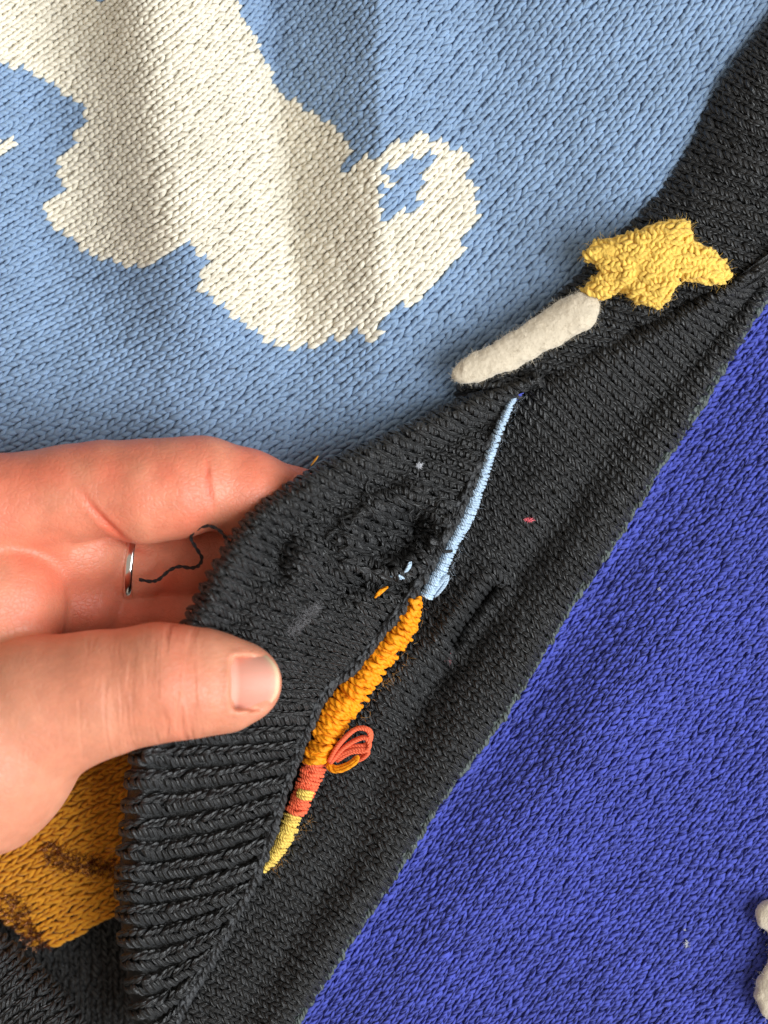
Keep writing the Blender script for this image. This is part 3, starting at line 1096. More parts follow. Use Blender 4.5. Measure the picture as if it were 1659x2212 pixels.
# bits of pale blue and orange yarn showing through the flap
for nm, mt, pts, r_ in (('pale_yarn_bit', 'lightblue', [(874, 1234), (882, 1222), (885, 1211)], 0.36), ('pale_yarn_bit', 'lightblue', [(842, 1246), (855, 1244), (868, 1251)], 0.34), ('orange_yarn_bit', 'orange', [(812, 1292), (821, 1281), (833, 1273)], 0.42), ('pale_yarn_bit', 'lightblue', [(925, 1292), (947, 1264), (964, 1242), (960, 1262), (940, 1288)], 0.40), ('ochre_yarn_bit', 'ochre', [(672, 1004), (677, 998), (684, 990)], 0.16)):
    p = catmull(np.array(pts, float), np.linspace(0, len(pts) - 1, 12))
    zb = max(zf(flap if pts[0][0] < 900 else front, x, y) for x, y in pts) + (0.35 if pts[0][0] < 900 else 2.6)
    b_ = Bag()
    for k in range(3):
        b_.add(*tube(px2w(p[:, 0] + rng.normal(0, 2.2), p[:, 1] + rng.normal(0, 2.2), zb + rng.uniform(-0.2, 0.15) + 0.25 * np.sin(np.linspace(0, math.pi, 12))), r_ * 0.75 * np.sin(np.pi * np.linspace(0.10, 0.90, 12)) ** 0.7, 7))
    part(b_.build(nm, M[mt], None))

# loose black yarn end hanging off the flap
yp = [(500, 1178), (490, 1166), (473, 1145), (447, 1136), (421, 1146), (413, 1163), (424, 1184), (436, 1205), (430, 1221), (413, 1227), (387, 1224), (365, 1233), (344, 1251), (327, 1256), (301, 1252)]
yz = [21, 21, 20.5, 20, 19.2, 18.5, 17.8, 17, 16.2, 15.6, 15, 14.5, 14, 13.6, 13.2]
tt = np.linspace(0, len(yp) - 1, 150)
c3 = px2w(*catmull(np.array(yp, float), tt).T, catmull(np.array(yz, float), tt))
tg = np.gradient(c3, axis=0)
tg /= np.linalg.norm(tg, axis=1)[:, None]
u = np.cross(tg, [0, 0, 1.0]); u /= np.linalg.norm(u, axis=1)[:, None]
v = np.cross(u, tg)
yb = Bag()
for ph in (0, math.pi):
    an = tt * 5.0 + ph
    yb.add(*tube(c3 + 0.15 * (u * np.cos(an)[:, None] + v * np.sin(an)[:, None]), 0.17, 7))
part(yb.build('loose_yarn_end', M['slit'], None))

# ---- ochre panel under the hand, with tinsel
def Zo(x, y):
    return -3.5 + 2.2 * np.exp(-((x - 130) / 140.0) ** 2 - ((y - 1800) / 160.0) ** 2) + 0.8 * (vnoise(x / 70.0, y / 70.0) - 0.5)


OA = math.radians(28)


def o_px(a, b):
    return 100 + b * math.cos(OA) + a * math.sin(OA), 1850 - b * math.sin(OA) + a * math.cos(OA)


def S_o(a, b):
    x, y = o_px(a, b)
    return px2w(x, y, Zo(x, y))


reg_o = [(-150, 1560), (330, 1560), (300, 1960), (252, 1968), (190, 2000), (120, 2040), (70, 2046), (0, 1990), (-150, 1860)]
A_, B_ = np.meshgrid(np.arange(-500, 500, 21.0), np.arange(-500, 500, 16.0), indexing='ij')
cen = np.stack([A_.ravel(), (B_ + rng.uniform(-5, 5, (A_.shape[0], 1))).ravel()], 1)
x_, y_ = o_px(cen[:, 0], cen[:, 1])
cen = cen[inside(reg_o, x_, y_)]
och = part(sheet('ochre_panel', lambda a, b: px2w(a, b, Zo(a, b)), (-240, 330), (1555, 1960), 70, 60, M['ochre'], None, drop=0.5))
sub(knit_mesh('ochre_stitches', S_o, cen, 21.0, 16.0, 0.36, M['ochre'], None, jitter=1.3), och)
tin = []
for poly in ([(88, 1830), (110, 1815), (150, 1838), (200, 1850), (256, 1855), (256, 1905), (215, 1890), (150, 1885), (105, 1870)], [(0, 1935), (40, 1930), (60, 1960), (75, 2000), (110, 2045), (70, 2050), (40, 2010), (5, 1980)]):
    xs_ = rng.uniform(0, 260, 5200)
    ys_ = rng.uniform(1810, 2060, 5200)
    k_ = inside(poly, xs_, ys_)
    tin.append(np.stack([xs_[k_], ys_[k_]], 1))
tin = np.concatenate(tin)
tp = px2w(tin[:, 0], tin[:, 1], Zo(tin[:, 0], tin[:, 1]) + 0.45)
sub(fibres('brown_tinsel', tp, np.tile([0, 0, 1.0], (len(tp), 1)), M['tinsel'], None, length=(0.8, 2.2), width=0.075, curl=0.5, lean=1.1), och)

# ---- black lower corner: inner band in the shade and the rolled near edge
def Zk(x, y):
    return -8.2 + 0.6 * (vnoise(x / 60.0, y / 60.0) - 0.5)


A_, B_ = np.meshgrid(np.arange(-140, 300, 24.0), np.arange(1930, 2320, 15.0), indexing='ij')
cen = np.stack([A_.ravel(), B_.ravel()], 1)
inn = part(sheet('inner_band', lambda a, b: px2w(a, b, Zk(a, b)), (-145, 310), (1925, 2325), 36, 34, M['black'], None, drop=0.5))
sub(knit_mesh('inner_stitches', lambda a, b: px2w(a, b, Zk(a, b)), cen, 24.0, 15.0, 0.38, M['black'], None, jitter=1.5), inn)
rL = [(-90, 1930), (0, 2012), (60, 2062), (110, 2110), (160, 2170), (205, 2240), (230, 2300)]
rR = [(-190, 2030), (-110, 2120), (-60, 2170), (-15, 2220), (30, 2280), (80, 2360), (110, 2430)]
roll = Patch(rL, rR, [5.0] * 7, [8.0] * 7, lambda s, t, x, y: -4.0 * (1 - np.clip(s / 0.35, 0, 1)) ** 2 + 1.5 * np.sin(np.pi * s), 0, lambda t: np.full(t.shape, 26.0))
rol = part(sheet('rolled_band', lambda a, b: roll.S(a, b * np.interp(a, roll.idx, roll.wid)), roll.edge_a(), (0.0, 1.0), 50, 30, M['black'], None, drop=0.5))
sub(knit_mesh('rolled_stitches', roll.S, roll.centres(15.0), 26.0, 15.0, 0.42, M['black'], None, jitter=1.5, wscale=1 / 26.0, lift=1.3), rol)

# ---- yellow star appliqué
star_poly = [(1261, 553), (1283, 528), (1327, 515), (1371, 504), (1410, 487), (1450, 478), (1482, 478), (1491, 498), (1496, 520), (1524, 535), (1550, 553), (1568, 572), (1577, 590), (1570, 603), (1546, 609), (1515, 607), (1485, 601), (1467, 596), (1458, 612), (1450, 629), (1436, 651), (1419, 660), (1393, 655), (1362, 642), (1353, 629), (1340, 625), (1318, 631), (1310, 642), (1283, 642), (1257, 640), (1266, 620), (1283, 603), (1301, 585), (1292, 570), (1275, 561)]
ZS = 11.6


def pillow(poly, z0, thick, step, nzscale, edge=22.0, org=None):
    poly = np.asarray(poly, float)
    x0, y0 = poly.min(0) - 14
    x1, y1 = poly.max(0) + 14
    xs = np.arange(x0, x1, step / K)
    ys = np.arange(y0, y1, step / K)
    zs = np.arange(-thick * 1.6 - step * 3, thick * 1.9 + step * 3, step)
    X, Y = np.meshgrid(xs, ys, indexing='ij')
    d = dist_poly(np.concatenate([poly, poly[:1]]), X, Y)
    sd = np.where(inside(poly, X, Y), d, -d)
    prof = np.sqrt(np.clip(1 - (1 - np.clip(sd / edge, 0, 1)) ** 2, 0, 1))
    F = np.zeros((len(xs), len(ys), len(zs)), np.float32)
    n = (vnoise(X / nzscale, Y / nzscale) - 0.5)
    for k, z in enumerate(zs):
        th = thick * prof * (1.0 if z > 0 else 0.8) * (1 + 0.5 * n)
        F[:, :, k] = np.where(sd > 0, np.maximum(np.abs(z) - th, -sd * K), np.maximum(-sd * K, np.abs(z) * 0.3 + 0.05))
    V, Q = surface_nets(F, (0, 0, 0), 1.0)
    px = x0 + V[:, 0] * step / K
    py = y0 + V[:, 1] * step / K
    zz = zs[0] + V[:, 2] * step
    z0v = z0(px, py) if callable(z0) else z0
    return px2w(px, py, z0v + zz), Q, np.stack([px, py], 1)


def zstar(x, y):
    return 12.5 + 0.012 * (x - 1420) * 0.3 - 0.004 * (y - 560) + 1.1 * np.sin(x / 70.0)


V, Q, pp = pillow(star_poly, zstar, 1.35, 0.30, 30.0, edge=24.0)
V = smooth_verts(V, Q, 2)
star = part(mesh_obj('yellow_star', V, Q, M['star'], None, np.zeros((len(V), 2))))
star['label'] = 'yellow knitted star sewn on the band above the cream felt strip'
# knitted skin: short looped yarns over the star
sb = Bag()
poly = np.array(star_poly, float)
cand = np.stack([rng.uniform(1255, 1580, 9000), rng.uniform(470, 665, 9000)], 1)
kk = inside(poly, cand[:, 0], cand[:, 1])
cand = cand[kk]
sel = []
for c in cand:
    if all((c[0] - s[0]) ** 2 + (c[1] - s[1]) ** 2 > 8.5 ** 2 for s in sel):
        sel.append(c)
sel = np.array(sel)
sdist = dist_poly(np.concatenate([poly, poly[:1]]), sel[:, 0], sel[:, 1])
for (x, y), dd in zip(sel, sdist):
    an = 0.5 * math.sin(x / 21.0) + (0.9 if (int(y / 13) % 2) else -0.5) + rng.normal(0, 0.35)
    top = zstar(x, y) + (1.25 + 0.9 * (vnoise(np.array(x / 26.0), np.array(y / 26.0)) - 0.5)) * math.sqrt(max(0.0, 1 - (1 - min(dd / 24.0, 1)) ** 2)) * 1.05
    u = np.linspace(-1, 1, 7)
    lx = x + 12 * u * math.cos(an) + 3 * (1 - u * u) * math.sin(an)
    ly = y - 12 * u * math.sin(an) + 3 * (1 - u * u) * math.cos(an)
    ok_ = inside(poly, lx, ly)
    lz = top + 0.16 * (1 - u * u) - 0.26 * u * u - np.where(ok_, 0, 0.6)
    sb.add(*tube(px2w(lx, ly, lz), 0.44 * np.sqrt(np.clip(1.1 - u * u, 0.05, 1)), 7))
sub(sb.build('star_stitches', M['star'], None, kind='stuff'), star)
# couched rim yarn
rim = np.concatenate([poly, poly[:1]])
tt = np.linspace(0, len(rim) - 1, 240)
rp = catmull(rim, tt)
cpt = poly.mean(0)
rb = Bag()
rw = px2w(rp[:, 0] * 0.975 + cpt[0] * 0.025, rp[:, 1] * 0.975 + cpt[1] * 0.025, zstar(rp[:, 0], rp[:, 1]) + 0.25)
rb.add(*tube(rw, 0.46 + 0.10 * np.sin(tt * 9), 8, caps=False))
sub(rb.build('star_rim', M['star'], None), star)

# ---- cream felt strip (the star's stick)
fp = [(990, 812), (1008, 803), (1045, 788), (1110, 757), (1170, 722), (1222, 692), (1250, 674), (1262, 668)]
fr = [1.2, 2.1, 2.65, 2.9, 3.1, 3.4, 3.3, 2.6]
tt = np.linspace(0, len(fp) - 1, 60)
p = catmull(np.array(fp, float), tt)
fc3 = px2w(p[:, 0], p[:, 1], np.full(60, 11.2) + 0.4 * np.sin(tt))
frad = catmull(np.array(fr), tt)
x0, y0 = fc3[:, 0].min() - 5, fc3[:, 1].min() - 5
gxn = np.arange(x0, fc3[:, 0].max() + 5, 0.32)
gyn = np.arange(y0, fc3[:, 1].max() + 5, 0.32)
gzn = np.arange(6.5, 16.0, 0.32)
X, Y, Z = np.meshgrid(gxn, gyn, gzn, indexing='ij')
F = np.full(X.shape, 9.0)
for c, r in zip(fc3[::2], frad[::2]):
    F = np.minimum(F, np.sqrt((X - c[0]) ** 2 + (Y - c[1]) ** 2 + ((Z - c[2]) / 0.62) ** 2) - r * 0.97)
F = F + 0.5 * (vnoise(X / 1.6 + Z, Y / 1.6) - 0.5) + 0.35 * (vnoise(X / 0.6 + 9, Y / 0.6 + Z) - 0.5)
V, Q = surface_nets(F, (x0, y0, 6.5), 0.32)
V = smooth_verts(V, Q, 1)
feltN = vert_normals(V, Q)
felt = part(mesh_obj('felt_stick', V, Q, M['felt'], None))
felt['label'] = 'cream felted strip sewn beside the yellow star'
fm = {k: fuzz_mat('fuzz_' + k, c) for k, c in dict(cream=(0.80, 0.72, 0.58), yellow=(0.80, 0.52, 0.12), black=(0.13, 0.13, 0.13), orange=(0.8, 0.42, 0.1), pale=(0.5, 0.6, 0.72), blue=(0.25, 0.40, 0.62), violet=(0.16, 0.19, 0.58)).items()}
pick = rng.choice(len(V), 2600, replace=False)
sub(fibres('felt_fuzz', V[pick], feltN[pick], fm['cream'], None, (0.4, 1.5), 0.018), felt)
# star fuzz, more of it on the rim
ri = rng.integers(0, len(rw), 700)
rn = rw[ri] - np.array([*px2w(cpt[0], cpt[1], 12.0)])
rn[:, 2] = 1.5
rn /= np.linalg.norm(rn, axis=1)[:, None]
sub(fibres('star_fuzz', rw[ri], rn, fm['yellow'], None, (0.6, 2.6), 0.022), star)


# ---- stray hairs on band, flap and seams
def hairs(name, Pt, n, mat, parent, s0=0.0, s1=1.0, t0=0.0, t1=None, S=None, length=(0.7, 2.6), width=0.018):
    t1 = Pt.n - 1 if t1 is None else t1
    a = np.interp(rng.uniform(t0, t1, n), Pt.tt, Pt.idx)
    w = np.interp(np.interp(a, Pt.idx, Pt.tt), Pt.tt, Pt.wid)
    b = rng.uniform(s0, s1, n) * w
    S = S or Pt.S
    P = S(a, b)
    nn = surf_normals(S, a, b)
    sub(fibres(name, P + nn * 0.5, nn, mat, None, length, width, lean=0.9), parent)


hairs('band_fuzz', front, 800, fm['black'], fband)
hairs('flap_fuzz', flap, 750, fm['black'], flp, S=S_flap)
hairs('collar_fuzz', collar, 450, fm['black'], coll)


def panel_hairs(name, x, y, zfun, mat, parent):
    P = px2w(x, y, zfun(x, y) + 0.45)
    nn = np.tile([0, 0, 1.0], (len(x), 1))
    sub(fibres(name, P, nn, mat, None, (0.6, 2.0), 0.015, lean=1.2), parent)


hx_, hy_ = rng.uniform(0, 1600, 1500), rng.uniform(0, 1000, 1500)
k_ = inside(region, hx_, hy_)
cl_ = inside(cloud, hx_, hy_)
panel_hairs('blue_fuzz', hx_[k_ & ~cl_], hy_[k_ & ~cl_], B, fm['blue'], back)
panel_hairs('cloud_fuzz', hx_[k_ & cl_], hy_[k_ & cl_], B, fm['cream'], back)
hx_, hy_ = rng.uniform(640, 1660, 2200), rng.uniform(640, 2212, 2200)
k_ = inside(reg_v, hx_, hy_) & (dist_poly(edge_v, hx_, hy_) > 15)
panel_hairs('violet_fuzz', hx_[k_], hy_[k_], Zv, fm['violet'], viol)


def seam_hairs(name, pts, z, n, mat, parent, spread=10):
    tt = rng.uniform(0, len(pts) - 1, n)
    p = catmull(np.array(pts, float), tt) + rng.normal(0, spread, (n, 2)) * 0.4
    P = px2w(p[:, 0], p[:, 1], np.full(n, z))
    nn = np.tile([0.6, -0.2, 0.7], (n, 1)) + rng.normal(0, 0.5, (n, 3))
    nn /= np.linalg.norm(nn, axis=1)[:, None]
    sub(fibres(name, P, nn, mat, None, (0.8, 2.6), 0.016), parent)


seam_hairs('pale_fuzz', [(1122, 860), (1068, 985), (1012, 1135), (985, 1205), (955, 1268)], 9.4, 110, fm['pale'], lb)
seam_hairs('orange_fuzz', [(915, 1310), (875, 1425), (828, 1485), (780, 1550), (745, 1600)], 9.2, 60, fm['orange'], orx)
seam_hairs('yellow_fuzz', [(668, 1770), (640, 1805), (612, 1850), (590, 1878)], 8.2, 50, fm['orange'], yl)

# ---- cream appliqué at the right of the violet front
ab = None
gxn = np.arange(61, 77, 0.4)
gyn = np.arange(-92, -62, 0.4)
gzn = np.arange(2.0, 11.0, 0.4)
X, Y, Z = np.meshgrid(gxn, gyn, gzn, indexing='ij')


def ell(px, py, z, rx, ry, rz):
    c = px2w(np.array(px), np.array(py), np.array(z))
    return (np.sqrt(((X - c[0]) / rx) ** 2 + ((Y - c[1]) / ry) ** 2 + ((Z - c[2]) / rz) ** 2) - 1) * min(rx, ry, rz)


F = smin(smin(ell(1674, 1976, 6.0, 3.5, 2.7, 1.9), ell(1690, 2040, 5.8, 2.4, 4.2, 1.7), 0.8), ell(1686, 2146, 6.2, 4.4, 5.6, 2.2), 0.8)
F = F + 0.3 * (vnoise(X / 1.3 + Z, Y / 1.3) - 0.5)
V, Q = surface_nets(F, (61, -92, 2.0), 0.4)
V = smooth_verts(V, Q, 1)
apn = vert_normals(V, Q)
app = part(mesh_obj('cream_applique', V, Q, M['felt'], None))
app['label'] = 'cream felted appliqué on the violet front'
pick = rng.choice(len(V), 350, replace=False)
sub(fibres('applique_fuzz', V[pick], apn[pick], fm['cream'], None, (0.5, 1.5), 0.02), app)

# ------------------------------------------------------------------ the hand
def W3(x, y, z):
    return px2w(np.array(float(x)), np.array(float(y)), np.array(float(z)))


HS = 0.50
hx0, hx1 = -92.0, -3.0
hy0, hy1 = -60.0, 18.0
hz0, hz1 = -9.0, 42.0
X, Y, Z = np.meshgrid(np.arange(hx0, hx1, HS, dtype=np.float32), np.arange(hy0, hy1, HS, dtype=np.float32), np.arange(hz0, hz1, HS, dtype=np.float32), indexing='ij')


def cone_sdf(a, b, r1, r2):
    ba = b - a
    px_, py_, pz_ = X - np.float32(a[0]), Y - np.float32(a[1]), Z - np.float32(a[2])
    bx, by, bz = [np.float32(v) for v in ba]
    t = np.clip((px_ * bx + py_ * by + pz_ * bz) * np.float32(1 / (ba @ ba)), 0, 1)
    return np.sqrt((px_ - t * bx) ** 2 + (py_ - t * by) ** 2 + (pz_ - t * bz) ** 2) - (np.float32(r1) + np.float32(r2 - r1) * t)


def chain_sdf(nodes, k):
    F = None
    for (a, b) in zip(nodes[:-1], nodes[1:]):
        d = cone_sdf(W3(*a[:3]), W3(*b[:3]), a[3], b[3])
        F = d if F is None else smin(F, d, np.float32(k))
    return F


def nail_z(U, Vv):
    """height of the nail plate: U from cuticle to free edge, Vv across"""
    return 29.15 - 2.3 * np.abs(Vv) ** 2.2 - 0.5 * np.abs(Vv) ** 6 - 0.5 * U - 2.0 * np.clip(U, 0, 2) ** 2.0


index = chain_sdf([(-320, 1130, 16, 11.0), (-30, 1098, 17.0, 8.6), (150, 1066, 17.0, 7.7), (225, 1054, 17.0, 7.5), (310, 1062, 16.8, 8.3), (385, 1054, 16.4, 8.0), (440, 1042, 15.6, 7.3), (530, 1064, 14.0, 7.0), (640, 1092, 10.5, 6.0), (710, 1118, 8.6, 5.0)], 1.6)
middle = chain_sdf([(120, 1230, 3.0, 6.6), (300, 1212, 3.6, 6.6), (420, 1204, 4.6, 6.9), (560, 1185, 5.0, 6.3), (640, 1185, 5.0, 5.0)], 2.0)
ringf = chain_sdf([(120, 1335, 0.5, 6.6), (300, 1330, 1.0, 6.5), (430, 1320, 2, 6.7), (560, 1290, 3, 6.0), (620, 1280, 3, 5.0)], 2.0)
palm = chain_sdf([(-340, 1240, 8, 17.0), (-60, 1205, 8.0, 11.0), (120, 1175, 8.5, 8.6), (185, 1180, 7.6, 7.6)], 4.0)
palm2 = chain_sdf([(-340, 1330, 6, 17.0), (-40, 1320, 4.0, 10.5), (150, 1300, 4.0, 8.0), (188, 1306, 3.4, 7.3)], 4.0)
thenar = chain_sdf([(-340, 1420, 16, 20.0), (-40, 1295, 16.0, 9.0), (18, 1290, 15.0, 8.0), (30, 1350, 15.0, 7.0)], 6.0)
thumb = chain_sdf([(-340, 1700, 16, 24.0), (-60, 1612, 20.0, 17.2), (90, 1532, 23.5, 11.2), (210, 1500, 25.0, 9.5), (345, 1474, 25.6, 8.85), (440, 1474, 24.4, 7.9), (500, 1478, 23.2, 6.6), (533, 1474, 22.3, 5.35)], 3.0)
F = smin(palm, palm2, 2.0)
F = smin(F, index, np.where(X > W3(150, 1100, 17)[0], np.float32(1.2), np.float32(4.5)))
F = smin(F, middle, 0.5)
F = smin(F, ringf, 0.5)
F = smin(F, thenar, 1.2)
F = smin(F, thumb, 1.6)
# flat of the thumb under the nail
sc_px = K * (1 - Z / CAMD)
XP, YP = X / sc_px + CX, CY - Y / sc_px
UU = (XP - 494) / 106.0
VN = (YP - 1476) / 62.0
bed = Z - (nail_z(np.clip(UU, 0, 1.3), np.clip(VN, -1.3, 1.3)) - 0.30)
F = np.where((XP > 497 + 10 * np.abs(VN) ** 5) & (np.abs(VN) < 0.93) & (Z > 20), np.maximum(F, bed), F)
F = np.maximum(F, hx0 + 2.0 - X)
F = np.maximum(F, hy0 + 1.5 - Y)
V, Q = surface_nets(F.astype(np.float32), (hx0, hy0, hz0), HS)
V = smooth_verts(V, Q, 3)
nrm = vert_normals(V, Q)


def to_px(V):
    f = K * (1 - V[:, 2] / CAMD)
    return V[:, 0] / f + CX, CY - V[:, 1] / f


hxp, hyp = to_px(V)
face = np.clip(nrm[:, 2], 0, 1) ** 0.5
disp = np.zeros(len(V))
crs = np.zeros(len(V))


def crease(pts, depth, w, zmin=-99, zmax=99, ridge=0.35):
    global disp, crs
    P = catmull(np.array(pts, float), np.linspace(0, len(pts) - 1, 8 * len(pts)))
    d = dist_poly(P, hxp, hyp)
    m = (V[:, 2] > zmin) & (V[:, 2] < zmax)
    e0, e1 = np.hypot(hxp - P[0, 0], hyp - P[0, 1]), np.hypot(hxp - P[-1, 0], hyp - P[-1, 1])
    ln_ = np.hypot(P[-1, 0] - P[0, 0], P[-1, 1] - P[0, 1])
    m = m * sm(-4, 0.38 * ln_ + 8, np.minimum(e0, e1)) * (0.7 + 0.6 * vnoise(hxp / 16.0, hyp / 16.0))
    crs = np.maximum(crs, m * np.clip(depth * 1.9, 0, 0.7) * np.exp(-(d / (w * 1.9)) ** 2))
    disp += m * face * (-depth * np.exp(-(d / w) ** 2) + ridge * depth * np.exp(-((d - 2.6 * w) / (1.5 * w)) ** 2))


# finger joints, palm lines, thumb knuckle
crease([(450, 975), (447, 1010), (451, 1060), (464, 1112)], 0.42, 4.5, 8, ridge=0.12)
crease([(461, 1000), (464, 1035), (472, 1075)], 0.16, 4, 8, 0.1)
crease([(440, 1085), (428, 1118), (438, 1132)], 0.18, 4, 8, 0.1)
crease([(160, 1036), (185, 1078), (216, 1116), (246, 1146), (290, 1182), (340, 1200)], 0.62, 5, 6, ridge=0.2)
crease([(196, 1060), (212, 1085), (222, 1112)], 0.22, 4, 6, 0.1)
crease([(60, 1040), (72, 1090), (104, 1140), (112, 1190)], 0.24, 4.5, 6, 0.15)
crease([(140, 1060), (150, 1100), (135, 1150)], 0.16, 5, 6, 0.15)
crease([(170, 1120), (160, 1170), (180, 1215)], 0.14, 5, 6, 0.1)
crease([(221, 1085), (224, 1112), (232, 1128)], 0.22, 4, 6, 0.1)
crease([(88, 1040), (94, 1068), (118, 1095), (127, 1130), (112, 1165)], 0.20, 5, 6, 0.1)
crease([(30, 1060), (38, 1120), (70, 1180), (98, 1240), (124, 1300), (127, 1372)], 0.40, 5, 6, 0.15)
crease([(80, 1195), (140, 1152), (190, 1142), (220, 1135)], 0.14, 5, 4, 0.1)
crease([(0, 1200), (40, 1215), (80, 1260)], 0.14, 5, 4, 0.1)
crease([(120, 1290), (180, 1282), (235, 1262), (270, 1240)], 0.28, 6, 0, 0.1)
for x_ in (300, 322, 352, 378):
    crease([(x_, 1062 + 12 * math.sin(x_)), (x_ + 4, 1090), (x_ - 3, 1120)], 0.05, 3.5, 8, 0.1)
for x_, dp in ((365, 0.12), (378, 0.30), (388, 0.12), (399, 0.22), (414, 0.14), (432, 0.10), (348, 0.12), (330, 0.08), (300, 0.06)):
    bow = (x_ - 380) * 0.25
    w0, w1 = rng.uniform(0, 50, 2)
    crease([(x_ - 5 + rng.normal(0, 2), 1390 + w0), (x_ + 2 + bow, 1440), (x_ + 5 + bow + rng.normal(0, 2), 1490), (x_ + 2 + bow, 1525), (x_ - 4, 1572 - w1)], dp, 3.5, 18, 0.15)
# nail fold round the nail
nail_c = np.array([(549, 1408), (520, 1409), (499, 1416), (493, 1440), (491, 1476), (493, 1512), (502, 1534), (522, 1545), (552, 1540)], float)
crease(nail_c, -0.30, 6, 18, ridge=0.0)
disp += 0.05 * (vnoise(hxp / 22.0, hyp / 22.0) - 0.5)
V = V + nrm * disp[:, None]
V = smooth_verts(V, Q, 1, 0.25)
nrm = vert_normals(V, Q)


def skin_material():
    m, nt, b = nodes_of('skin')
    N, Lk = nt.nodes, nt.links
    tc = N.new('ShaderNodeTexCoord')
    # large blotches: paler and ruddier skin
    n1 = N.new('ShaderNodeTexNoise'); n1.inputs['Scale'].default_value = 70; n1.inputs['Detail'].default_value = 4
    Lk.new(tc.outputs['Object'], n1.inputs['Vector'])
    cr = N.new('ShaderNodeValToRGB')
    cr.color_ramp.elements[0].position = 0.32
    cr.color_ramp.elements[0].color = (0.69, 0.275, 0.165, 1)
    cr.color_ramp.elements[1].position = 0.68
    cr.color_ramp.elements[1].color = (0.74, 0.34, 0.215, 1)
    Lk.new(n1.outputs[0], cr.inputs[0])
    # ruddier palm side: attribute painted per vertex by anatomy
    at = N.new('ShaderNodeAttribute'); at.attribute_name = 'ruddy'
    mx = N.new('ShaderNodeMixRGB'); mx.inputs[2].default_value = (0.80, 0.195, 0.115, 1)
    Lk.new(at.outputs['Fac'], mx.inputs[0]); Lk.new(cr.outputs[0], mx.inputs[1])
    n3 = N.new('ShaderNodeTexNoise'); n3.inputs['Scale'].default_value = 420; n3.inputs['Detail'].default_value = 3
    Lk.new(tc.outputs['Object'], n3.inputs['Vector'])
    mr = N.new('ShaderNodeMapRange'); mr.inputs[1].default_value = 0.35; mr.inputs[2].default_value = 0.65; mr.inputs[3].default_value = 0.95; mr.inputs[4].default_value = 1.05
    Lk.new(n3.outputs[0], mr.inputs[0])
    hs = N.new('ShaderNodeHueSaturation')
    Lk.new(mr.outputs[0], hs.inputs['Value']); Lk.new(mx.outputs[0], hs.inputs['Color'])
    Lk.new(hs.outputs[0], b.inputs['Base Color'])
    b.inputs['Roughness'].default_value = 0.42
    b.inputs['Specular IOR Level'].default_value = 0.45
    b.inputs['Subsurface Weight'].default_value = 0.35
    b.inputs['Subsurface Radius'].default_value = (1.0, 0.30, 0.16)
    b.inputs['Subsurface Scale'].default_value = 0.0014
    # relief: fine criss-cross furrows
    mp = N.new('ShaderNodeMapping'); mp.inputs['Scale'].default_value = (0.75, 1.0, 1.0)
    Lk.new(tc.outputs['Object'], mp.inputs[0])
    vo = N.new('ShaderNodeTexVoronoi'); vo.feature = 'DISTANCE_TO_EDGE'; vo.inputs['Scale'].default_value = 1150
    nd = N.new('ShaderNodeTexNoise'); nd.inputs['Scale'].default_value = 500; nd.inputs['Detail'].default_value = 2
    Lk.new(tc.outputs['Object'], nd.inputs['Vector'])
    va = N.new('ShaderNodeVectorMath'); va.operation = 'SCALE'; va.inputs['Scale'].default_value = 0.0016
    Lk.new(nd.outputs['Color'], va.inputs[0])
    vb = N.new('ShaderNodeVectorMath'); vb.operation = 'ADD'
    Lk.new(mp.outputs[0], vb.inputs[0]); Lk.new(va.outputs[0], vb.inputs[1])
    Lk.new(vb.outputs[0], vo.inputs['Vector'])
    rp_ = N.new('ShaderNodeMapRange'); rp_.inputs[2].default_value = 0.14
    Lk.new(vo.outputs['Distance'], rp_.inputs[0])
    n4 = N.new('ShaderNodeTexNoise'); n4.inputs['Scale'].default_value = 2600; n4.inputs['Detail'].default_value = 3
    Lk.new(tc.outputs['Object'], n4.inputs['Vector'])
    am = N.new('ShaderNodeMath'); am.operation = 'MULTIPLY_ADD'; am.inputs[1].default_value = 1.0
    Lk.new(n4.outputs[0], am.inputs[0]); Lk.new(rp_.outputs[0], am.inputs[2])
    bp = N.new('ShaderNodeBump'); bp.inputs['Strength'].default_value = 0.5; bp.inputs['Distance'].default_value = 0.00008
    Lk.new(am.outputs[0], bp.inputs['Height'])
    # joint wrinkles: furrows across the finger, where the mask says so
    wm = N.new('ShaderNodeMapping'); wm.inputs['Scale'].default_value = (620.0, 75.0, 75.0); wm.inputs['Rotation'].default_value = (0, 0, 0.08)
    Lk.new(tc.outputs['Object'], wm.inputs[0])
    wn = N.new('ShaderNodeTexNoise'); wn.inputs['Scale'].default_value = 1.0; wn.inputs['Detail'].default_value = 2.5; wn.inputs['Distortion'].default_value = 0.4
    Lk.new(wm.outputs[0], wn.inputs['Vector'])
    wr = N.new('ShaderNodeMapRange'); wr.inputs[1].default_value = 0.36; wr.inputs[2].default_value = 0.52
    Lk.new(wn.outputs[0], wr.inputs[0])
    wa = N.new('ShaderNodeAttribute'); wa.attribute_name = 'wrinkle'
    wx = N.new('ShaderNodeMath'); wx.operation = 'MULTIPLY'
    Lk.new(wr.outputs[0], wx.inputs[0]); Lk.new(wa.outputs['Fac'], wx.inputs[1])
    b2 = N.new('ShaderNodeBump'); b2.inputs['Strength'].default_value = 0.9; b2.inputs['Distance'].default_value = 0.00030
    Lk.new(wx.outputs[0], b2.inputs['Height']); Lk.new(bp.outputs[0], b2.inputs['Normal'])
    Lk.new(b2.outputs[0], b.inputs['Normal'])
    return m


M['skin'] = skin_material()
hand = mesh_obj('hand', V, Q, M['skin'])
tag(hand, 'bare hand pinching the lifted black flap between thumb and fingers', 'hand')
